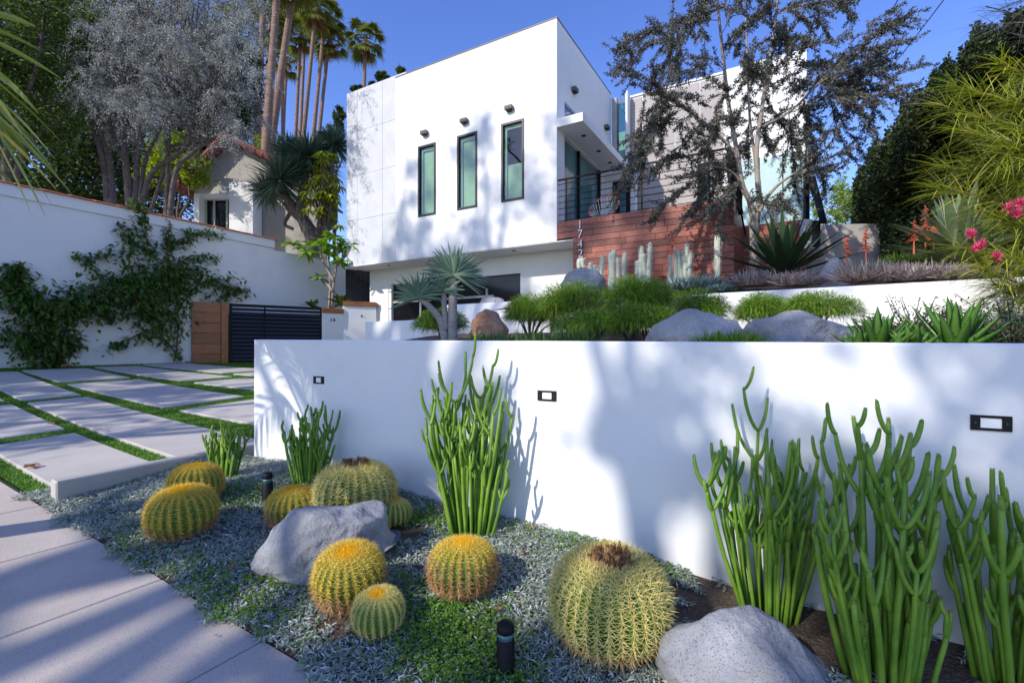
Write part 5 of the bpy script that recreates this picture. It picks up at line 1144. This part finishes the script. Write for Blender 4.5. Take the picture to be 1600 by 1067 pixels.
for i in range(260):
    u = rng.uniform(); x = 120 + 285 * rng.uniform(); yt = 195 - 30 * abs((x - 240) / 150) + (45 if x > 300 else 0) if rng.uniform() < .85 else 240; y = rng.uniform(-110, yt)
    if x > 330 and y < 5 + (x - 330) * .5: y += 60
    c = PX(x, y, YC + rng.uniform(-2.0, 1.6)); h0 = min((heads[j] for j in rng.integers(0, len(heads), 6)), key=lambda h_: np.linalg.norm(h_ - c)); L = np.linalg.norm(c - h0)
    if L < 3.5: limb(m, h0, c, .03, .010, .04, k=3, ns=4)
    for j in range(7):                                       # drooping sprays
        d = rdir(1, -.9, .1)[0]; ln = rng.uniform(.4, .95); k = 84; q = rng.uniform(0, 1, k)
        P = c + d * ln * q[:, None] + V3(0, 0, -.35) * (q ** 2)[:, None] + rng.normal(scale=.04, size=(k, 3)); f.leaves(P, rdir(k, -.9, .6) + d, rng.uniform(.035, .075, k), rng.uniform(.013, .022, k))
m.build('trunks', M['bark'], ced, smooth=True); f.build('crown', M['cedarleaf'], ced)
# dragon tree
dtY = 16.7; dt = thing('dragon_tree', PX(478, 400, dtY), 'dragon tree with spiky blue green heads and thick forked trunk beside the house', 'tree'); m = MB()
for q, r0, r1 in ((((485, 420), (490, 380), (478, 350), (460, 325), (440, 300)), .30, .12), (((488, 390), (500, 360), (520, 350), (523, 320)), .2, .10), (((480, 360), (470, 330), (475, 290), (480, 250)), .2, .10), (((455, 330), (445, 350), (458, 358)), .07, .05), (((478, 350), (455, 330), (445, 318)), .14, .08), (((500, 370), (505, 330), (515, 290), (518, 245)), .16, .09), (((462, 330), (448, 310), (425, 275)), .12, .08)):
    pp = bez([PX(x, y, dtY + random.uniform(-.2, .2)) for x, y in q], 6); m.tube(pp, np.linspace(r0, r1, len(pp)), 10)
m.build('trunk', M['bark'], dt, smooth=True)
for (x, y, R, dy) in ((437, 283, 1.15, -.5), (482, 245, 1.1, .1), (523, 228, .85, .2), (466, 268, .85, -.1), (418, 300, .8, .3), (505, 262, .8, .5), (452, 240, .8, .6)):
    c = PX(x, y, dtY + dy); N = 330; m = MB(); d = rdir(N, -.75, 1); m.blades(c + d * .08, d, rng.uniform(.75, 1.05, N) * R, .045, .12, nseg=3, prof=(.8, 1, .7, .04)); m.build('leaf_head', M['drac'], dt)
# umbrella tree with yellow green leaf whorls
um2 = thing('umbrella_tree', PX(510, 380, 16.0), 'yellow green umbrella leaved tree between the dragon tree and the house', 'tree'); m = MB(); f = MB()
for i in range(46):
    x, y = random.gauss(508, 14), random.gauss(295, 28); c = PX(min(x, 534), y, 16.0 + random.uniform(-.4, .4)); k = 11; b = np.arange(k) * 2 * math.pi / k + random.random(); D = np.stack([np.cos(b), np.sin(b), np.full(k, .1)], 1)
    f.blades(np.repeat(c[None], k, 0), D, rng.uniform(.22, .34, k), .085, .75, nseg=3, prof=(.3, 1, .9, .1), cup=.06); m.tube([PX(510, 370, 16.0), (PX(510, 330, 16) + c) / 2 + V3(0, 0, -.2), c], [.03, .02, .008], 5)
m.build('stems', M['bark'], um2); f.build('crown', M['sheff'], um2)
# fan palms in the distance
def fan_palm(cx_, cy_, bx, by, Y, label, R=1.75, tw=.24, seed=1, skirt=True):
    rr = np.random.default_rng(seed); c = PX(cx_, cy_, Y); b = PX(bx, by, Y); g0 = b + (b - c) * ((b[2] + 1.0) / max(c[2] - b[2], .1)); t = thing('fan_palm', g0, label, 'palm tree', 'tall fan palms on the hill behind')
    mid = (g0 + c) / 2 + V3(rr.uniform(-.15, .15), 0, 0); pp = bez([g0, mid, c], 10); m = MB(); m.tube(pp, np.interp(np.linspace(0, 1, len(pp)), [0, .5, .85, 1], [tw * 1.5, tw * 1.0, tw * .72, tw * .8]), 9); m.build('trunk', M['palmbark'], t, smooth=True)
    d = unit(pp[-1] - pp[-2]); m = MB(); m.tube([c - d * .9, c - d * .4, c + d * .1], [tw * .75, tw * 1.05, tw * .5], 9); m.build('crown_shaft', M['shaft'], t, smooth=True)
    m = MB(); nf = 24
    for i in range(nf):
        q = i / nf; el = 1.35 - 2.35 * q + rr.uniform(-.15, .15); a = i * 2.399; D = V3(math.cos(a) * math.cos(el), math.sin(a) * math.cos(el), math.sin(el)); pet = R * rr.uniform(.5, .75); h_ = c + D * pet + V3(0, 0, -.10 * pet)
        m.tube([c, h_], [.03, .018], 4); k = 20; s = unit(np.cross(D, V3(0, 0, 1))); u = np.cross(s, D); fa_ = np.linspace(-1.75, 1.75, k); DD = np.cos(fa_)[:, None] * D + np.sin(fa_)[:, None] * s + u * .15
        m.blades(np.repeat(h_[None], k, 0), DD, R * rr.uniform(.42, .60, k), .13, .55, nseg=3, prof=(.5, 1, .6, .06), side=np.repeat(s[None], k, 0) * np.cos(fa_)[:, None] - np.sin(fa_)[:, None] * D)
    if skirt:
        N = 26; dd = rdir(N, -1, -.75); m.blades(c + rr.normal(scale=.15, size=(N, 3)) - V3(0, 0, .4), dd, rr.uniform(.6, 1.2, N), .16, .1, nseg=2, mat=1)
    m.build('crown', [M['palmleaf'], M['shaft']], t)
for i, a in enumerate(((571, 62, 568.6, 140, 34, 'lone fan palm rising over the house roof'), (494, 12, 474, 216, 33, 'tall fan palm with leaning trunk left of the lone palm'), (508, 24, 491, 214, 35, 'fan palm just behind the leaning one'), (514, 62, 500, 214, 36, 'fan palm with red shaft nearest the lone palm'),
    (470, 52, 459, 225, 38, 'slim fan palm in the middle of the palm row'), (448, 92, 441, 220, 42, 'short distant fan palm low among the trunks'), (462, -40, 425, 211, 24, 'thick trunked fan palm whose crown is cut by the top edge'), (436, -50, 416, 208, 23, 'thick fan palm trunk second from the cedar'),
    (414, -30, 404, 200, 26, 'fan palm trunk nearest the silver cedar'), (422, 40, 411, 200, 34, 'fan palm with low crown behind the thick trunks'), (440, 15, 440, 215, 36, 'fan palm with dark crown between the two thick trunks'), (368, 0, 372, 120, 34, 'fan palm top poking over the silver cedar'), (478, 20, 470, 220, 40, 'distant fan palm behind the leaning trunk'))): fan_palm(*a, seed=i, tw=.17 if a[4] > 30 else .22, R=1.45 if a[4] > 30 else 1.4)

# ---- feathery grey tree in front of the balcony
YT = 8.4; gt = thing('grey_acacia', PX(1178, 445, YT), 'slender grey leaved acacia tree with forked pale trunk in front of the balcony', 'tree'); m = MB(); f = MB()
def tp(x, y, d=0): return PX(x, y, YT + d)
lead = [([(1178, 450), (1179, 400), (1178, 345)], .088, .078, 0), ([(1178, 350), (1172, 315), (1160, 290), (1150, 230), (1138, 160), (1130, 90), (1122, 10), (1118, -60)], .058, .014, 0), ([(1179, 350), (1186, 310), (1182, 240), (1192, 160), (1205, 80), (1215, 0), (1222, -80)], .052, .014, .3), ([(1181, 345), (1195, 315), (1215, 290), (1250, 265), (1300, 225)], .036, .010, -.3), ([(1172, 330), (1165, 300), (1145, 270), (1115, 260)], .03, .008, -.4), ([(1184, 300), (1180, 250), (1172, 190), (1168, 110), (1165, 20)], .035, .010, .7), ([(1150, 240), (1110, 200), (1060, 165), (1010, 140)], .028, .007, 0), ([(1190, 200), (1240, 170), (1300, 110), (1370, 60)], .03, .007, .2)]
nodes = []
for q, r0, r1, d_ in lead:
    n_ = len(q); pp = bez([tp(x, y, d_ * i / n_) for i, (x, y) in enumerate(q)], 7); m.tube(pp, np.linspace(r0, r1, len(pp)), 10, cap=False)
    if r0 < .07: nodes += list(pp[3:])
nodes = np.array(nodes)
def spray(p, q, dens=1.0):
    L = np.linalg.norm(q - p); pp = bez([p, (p + q) / 2 + rng.normal(scale=.05 * L, size=3) + V3(0, 0, .05 * L), q], 8); m.tube(pp, np.linspace(.009, .003, len(pp)), 4, cap=False)
    k = int(L * 200 * dens); a = rng.uniform(.12, 1, k); ix = a * (len(pp) - 1); i0 = np.minimum(ix.astype(int), len(pp) - 2); fr = (ix - i0)[:, None]; P = pp[i0] * (1 - fr) + pp[i0 + 1] * fr; d = unit(q - p)
    f.leaves(P + rng.normal(scale=.018, size=(k, 3)), rdir(k, -.8, .9) + d * .8, rng.uniform(.035, .065, k), rng.uniform(.014, .024, k))
    for _ in range(int(4 + L * 8)):                          # short side twigs
        i = rng.integers(4, len(pp)); s2 = pp[i]; d2 = unit(d * .9 + rng.normal(scale=.55, size=3) + V3(0, 0, -.15)); l2 = rng.uniform(.10, .30); k = int(l2 * 200 * dens); P = s2 + d2 * l2 * rng.uniform(0, 1, k)[:, None] + rng.normal(scale=.012, size=(k, 3)); f.leaves(P, rdir(k, -.8, .9) + d2, rng.uniform(.03, .06, k), rng.uniform(.014, .022, k)); m.tube([s2, s2 + d2 * l2], [.003, .002], 3, cap=False)
arms = [(970, 70), (965, 105), (985, 85), (1000, 55), (1050, 30), (1070, 40), (985, 130), (1010, 180), (1000, 240), (985, 255), (970, 300), (1000, 290), (1030, 270), (1060, 300), (1095, 300), (1070, 345), (1105, 330), (1130, 305), (1050, 120), (1080, 90), (1090, 150), (1060, 200), (1090, 230), (1120, 200), (1100, 20), (1150, -30), (1075, -20), (1180, -50), (1240, -40), (1140, 60), (1160, 120), (1130, 130), (1200, 60), (1230, 100), (1210, 140), (1260, 60), (1290, 20), (1340, 5), (1400, 12), (1425, 22), (1410, 65), (1390, 95), (1330, 60), (1350, 130), (1335, 135), (1380, 90), (1300, 150), (1250, 140), (1230, 190), (1270, 200), (1330, 160), (1390, 150), (1425, 150), (1420, 165), (1380, 185), (1350, 200), (1310, 210), (1330, 245), (1290, 260), (1260, 240), (1240, 290), (1290, 290), (1200, 230), (1170, 260), (1225, 260), (1210, 320), (1235, 315), (1270, 310), (1190, 200), (1150, 190), (1030, 215), (1040, 150), (1015, 105), (1170, 40), (1200, 10), (1310, 90), (1290, 120), (1340, 30), (1185, 100), (1110, 260), (1140, 250), (1260, 105), (1220, 40), (1250, 10), (1020, 330), (1080, 270)]
for x, y in arms:
    q = tp(x, y, rng.uniform(-1.3, 1.3)); dist = np.linalg.norm(nodes - q - V3(0, 0, .25) , axis=1); cand = np.argsort(dist)[:12]; p = nodes[rng.choice(cand[4:])]; spray(p, q)
    for _ in range(2):
        c = p + (q - p) * rng.uniform(.35, .8); spray(c, c + unit(q - p + rng.normal(scale=.5, size=3)) * rng.uniform(.35, .8) + V3(0, 0, -.08))
m.build('trunk', M['palebark'], gt, smooth=True); f.build('crown', M['acacialeaf'], gt)

# ---- right side: hedge, needle leaved bushes
hd = thing('tall_hedge', foot(1430, 9.5), 'tall dark clipped hedge along the right side of the garden', 'hedge'); f = MB(); m = MB()
def hz(x, Y):                                                # hedge outline seen from the street
    return np.interp(x, [1325, 1335, 1370, 1400, 1440, 1480, 1520, 1600, 1700, 2150], [420, 290, 230, 195, 140, 110, 60, 30, 0, -120]) + 9 * np.sin(np.asarray(x) * .11) + 7 * np.sin(np.asarray(x) * .27 + 1) + 4 * np.sin(np.asarray(x) * .61)
k = 84000; xs = np.where(rng.uniform(size=k) < .68, 1328 + 300 * rng.uniform(size=k), 1620 + 520 * rng.uniform(size=k)); top = hz(xs, 0) - np.abs(rng.normal(scale=5, size=k)); ys = top + (440 - top) * rng.uniform(size=k) ** 1.15; dp = rng.uniform(0, .5, k) ** 2 * 3; Yh = np.interp(xs, [1325, 1400, 1700, 2150], [12.5, 10.2, 7.0, 5.0]) + dp + .5 * np.sin(xs * .05) * np.cos(ys * .04) + rng.normal(scale=.12, size=k)
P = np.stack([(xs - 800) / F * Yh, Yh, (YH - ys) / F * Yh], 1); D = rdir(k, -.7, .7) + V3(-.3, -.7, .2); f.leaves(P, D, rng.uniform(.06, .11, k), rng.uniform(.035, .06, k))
for x in (1350, 1400, 1450, 1510, 1570, 1640, 1800, 2000): Yq = float(np.interp(x, [1325, 1400, 1700, 2150], [12.5, 10.2, 7.0, 5.0])) + 1.2; tpz = PX(x, float(hz(x, 0)) + 30, Yq); limb(m, V3(tpz[0], tpz[1], 0.2), tpz, .10, .03)
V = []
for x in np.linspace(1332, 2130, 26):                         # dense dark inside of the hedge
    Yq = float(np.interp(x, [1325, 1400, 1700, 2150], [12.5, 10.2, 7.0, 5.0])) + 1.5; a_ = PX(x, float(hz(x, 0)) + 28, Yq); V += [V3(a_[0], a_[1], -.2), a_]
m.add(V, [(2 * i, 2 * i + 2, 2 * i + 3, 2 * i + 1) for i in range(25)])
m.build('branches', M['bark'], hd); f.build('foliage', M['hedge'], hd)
def needle(label, sprays, Y, mat, seed, base, nn=210, L=(.22, .42), W=.0075, flowers=()):
    rr = np.random.default_rng(seed); t = thing('needle_shrub', base, label, 'shrub'); m = MB(); f = MB()
    for (x0, y0, x1, y1) in sprays:
        p = PX(x0, y0, Y + rr.uniform(-.3, .3)); q = PX(x1, y1, Y + rr.uniform(-.3, .3)); pp = bez([base, (base + p) / 2 + V3(0, 0, .2), p, (p + q) / 2 + V3(0, 0, .03), q], 7); m.tube(pp, np.linspace(.02, .004, len(pp)), 5, cap=False)
        d = unit(q - p); N = nn; a = rr.uniform(-.1, 1.0, N)[:, None]; P = p + (q - p) * a; f.blades(P, d * 1.0 + rr.normal(scale=.42, size=(N, 3)), rr.uniform(*L, N), W, rr.uniform(.1, .45, N), nseg=4, prof=(.8, 1, .8, .1))
    m.build('branches', M['bark'], t); f.build('needles', M[mat], t)
    for (x, y) in flowers:
        c = PX(x, y, Y - .25); N = 90; m = MB(); d = rdir(N); m.blades(c + d * .012, d, rr.uniform(.02, .05, N), .010, -.3, nseg=3); m.build('flower', M['pink'], t)
needle('yellow green needle leaved shrub with pink flowers leaning in from the right', [(1680, 190, 1490, 135), (1690, 235, 1470, 165), (1680, 150, 1560, 100), (1680, 260, 1500, 200), (1690, 300, 1470, 262), (1690, 345, 1465, 295), (1690, 330, 1520, 250), (1690, 290, 1560, 235), (1680, 400, 1560, 340), (1680, 440, 1560, 400), (1680, 470, 1550, 445), (1690, 520, 1565, 455), (1680, 360, 1530, 330), (1690, 200, 1580, 160), (1690, 420, 1500, 385), (1660, 480, 1530, 420), (1700, 250, 1590, 280)], 4.3, 'grev', 1, V3(4.9, 4.3, .1), flowers=((1588, 335), (1517, 367), (1533, 383), (1557, 403), (1592, 318), (1575, 326), (1526, 388)))
needle('hanging dark needle foliage in front of the low wall at the right edge', [(1690, 430, 1560, 480), (1690, 470, 1580, 520), (1650, 430, 1540, 465), (1700, 500, 1590, 500)], 4.0, 'midleaf', 2, V3(4.8, 4.1, .1), nn=70, L=(.12, .26))
needle('grey needle branches reaching into the sky at the top right corner', [(1700, -30, 1560, 15), (1700, 40, 1530, 40), (1690, 60, 1540, 10), (1700, 90, 1570, 50)], 5.0, 'grevd', 3, V3(6.2, 5.2, .4), nn=60, L=(.25, .5), W=.0045)

# ------------------------------------------------------------------ tall street trees across the road, behind the camera; their crowns shade the plot
def street_tree(label, s0, n0, lobes, nl, seed, leaf=(.24, .11)):
    global rng
    keep_ = rng; rng = np.random.default_rng(seed); base = G(s0, n0, z_walk(s0) - .2)
    crown_tree('street_tree', label, base, [(G(s, n, z), (r, r, r * .8)) for s, n, z, r in lobes], nl, leaf, 'streetleaf', .3, group='street trees behind the camera', shell=.2); rng = keep_
r_ = random.Random(11)
def cloud(n, sr, nr, zr, rr): return [(r_.uniform(*sr), r_.uniform(*nr), r_.uniform(*zr), r_.uniform(*rr)) for _ in range(n)]
street_tree('spreading street tree across the road nearest the camera', 4.5, -10, cloud(9, (.2, 5), (-10.6, -8.6), (7.3, 9.8), (.7, 1.3)) + cloud(6, (5.2, 10), (-10.6, -8.6), (8.2, 10.2), (.7, 1.2)) + cloud(3, (5, 9.5), (-10.5, -8.6), (5.4, 6.6), (.4, .7)) + cloud(8, (2.0, 4.6), (-10.2, -8.8), (7.3, 9.2), (.7, 1.0)), 9600, 1)
street_tree('tall street tree across the road facing the driveway', 13, -10, cloud(16, (9, 18), (-12.5, -7.5), (6.5, 12), (.8, 1.6)), 6800, 2)
street_tree('tallest street tree across the road facing the house', 14.5, -11.5, cloud(19, (10, 19.5), (-13.5, -9), (15.5, 20), (.7, 1.5)), 5200, 3)
street_tree('tall street tree across the road facing the balcony', 7.5, -11.5, cloud(10, (6, 11), (-13.5, -9), (12.5, 17), (.8, 1.5)), 4200, 4)
# palm at the left edge whose fronds hang into the picture
pb = V3(-4.35, 2.3, 0); pb[2] = z_walk(sn(pb)[0]); pal = thing('feather_palm', pb, 'feather palm at the left edge with yellow green fronds hanging into the picture', 'palm tree')
pc = V3(-4.1, 2.3, 1.25); m = MB(); m.tube(bez([pb - V3(0, 0, .1), (pb + pc) / 2 + V3(.05, 0, 0), pc], 8), np.linspace(.13, .09, 17), 10); m.build('trunk', M['palmbark'], pal, smooth=True)
def frond(pts, Lf, W=.028, k=34, droop=.35):
    pp = bez(pts, 12); m = MB(); m.tube(pp, np.linspace(.014, .004, len(pp)), 5); P, D = [], []
    T = np.gradient(pp, axis=0)
    for i in np.linspace(len(pp) * .2, len(pp) - 1, k).astype(int):
        t_ = unit(T[i]); s_ = unit(np.cross(t_, V3(0, 0, 1)))
        for sg in (-1, 1): P.append(pp[i]); D.append(t_ * .8 + s_ * sg * .75 + V3(0, 0, .15) + rng.normal(scale=.08, size=3))
    f_ = np.linspace(0, 1, len(P)); m.blades(np.array(P), np.array(D), Lf * (.55 + .9 * np.sin(np.pi * (.15 + .8 * f_)) * .6), W, droop, nseg=4, prof=(.5, 1, .9, .5, .05), cup=.15); m.build('frond', M['frond'], pal)
for az, el, L in ((-.3, .9, 1.5), (.5, .9, 1.1), (1.3, .8, 1.1), (2.2, .8, 1.5), (3.1, .7, 1.5), (4.0, .8, 1.5), (4.9, .6, 1.6), (5.5, 1.0, 1.4), (.9, 1.3, 1.0)):
    d = V3(math.cos(az), math.sin(az), 0); frond([pc, pc + d * L * .35 + V3(0, 0, L * .45 * el), pc + d * L * .75 + V3(0, 0, L * .5 * el), pc + d * L * 1.05 + V3(0, 0, L * .25 * el - .1)], .42)
m = MB(); Pb, Db, Ll = [], [], []                            # the hanging frond in view
hang = [((-40, 18), (52, 43)), ((-40, 36), (64, 80)), ((-40, 52), (90, 122)), ((-34, 95), (52, 173)), ((-30, 110), (87, 217)), ((-28, 140), (75, 242)), ((-26, 155), (76, 262)), ((-24, 165), (103, 300)), ((-24, 175), (84, 276)), ((-22, 185), (62, 328)), ((-22, 190), (78, 290)), ((-24, 150), (60, 235)), ((-26, 170), (48, 300)), ((-28, 130), (30, 210)), ((-20, 195), (40, 320)), ((-24, 180), (68, 305))]
for (a, b), (c, d) in hang:
    p = PX(a, b, 2.35 + random.uniform(-.1, .1)); q = PX(c, d, 2.3 + random.uniform(-.15, .15)); L = np.linalg.norm(q - p); Pb.append(p); Db.append(q - p + V3(0, 0, .16 * L)); Ll.append(L)
m.blades(np.array(Pb), np.array(Db), np.array(Ll), .030, .16, nseg=8, prof=(.6, .9, 1, 1, .9, .6, .05), side=np.repeat(unit(V3(.3, -.55, .6))[None], len(Pb), 0) + rng.normal(scale=.25, size=(len(Pb), 3)), cup=.2)
rp = bez([pc, PX(-60, -10, 2.5), PX(-40, 40, 2.35), PX(-28, 130, 2.35), PX(-20, 200, 2.35)], 8); m.tube(rp, np.linspace(.016, .006, len(rp)), 6); m.build('frond', M['frond'], pal)
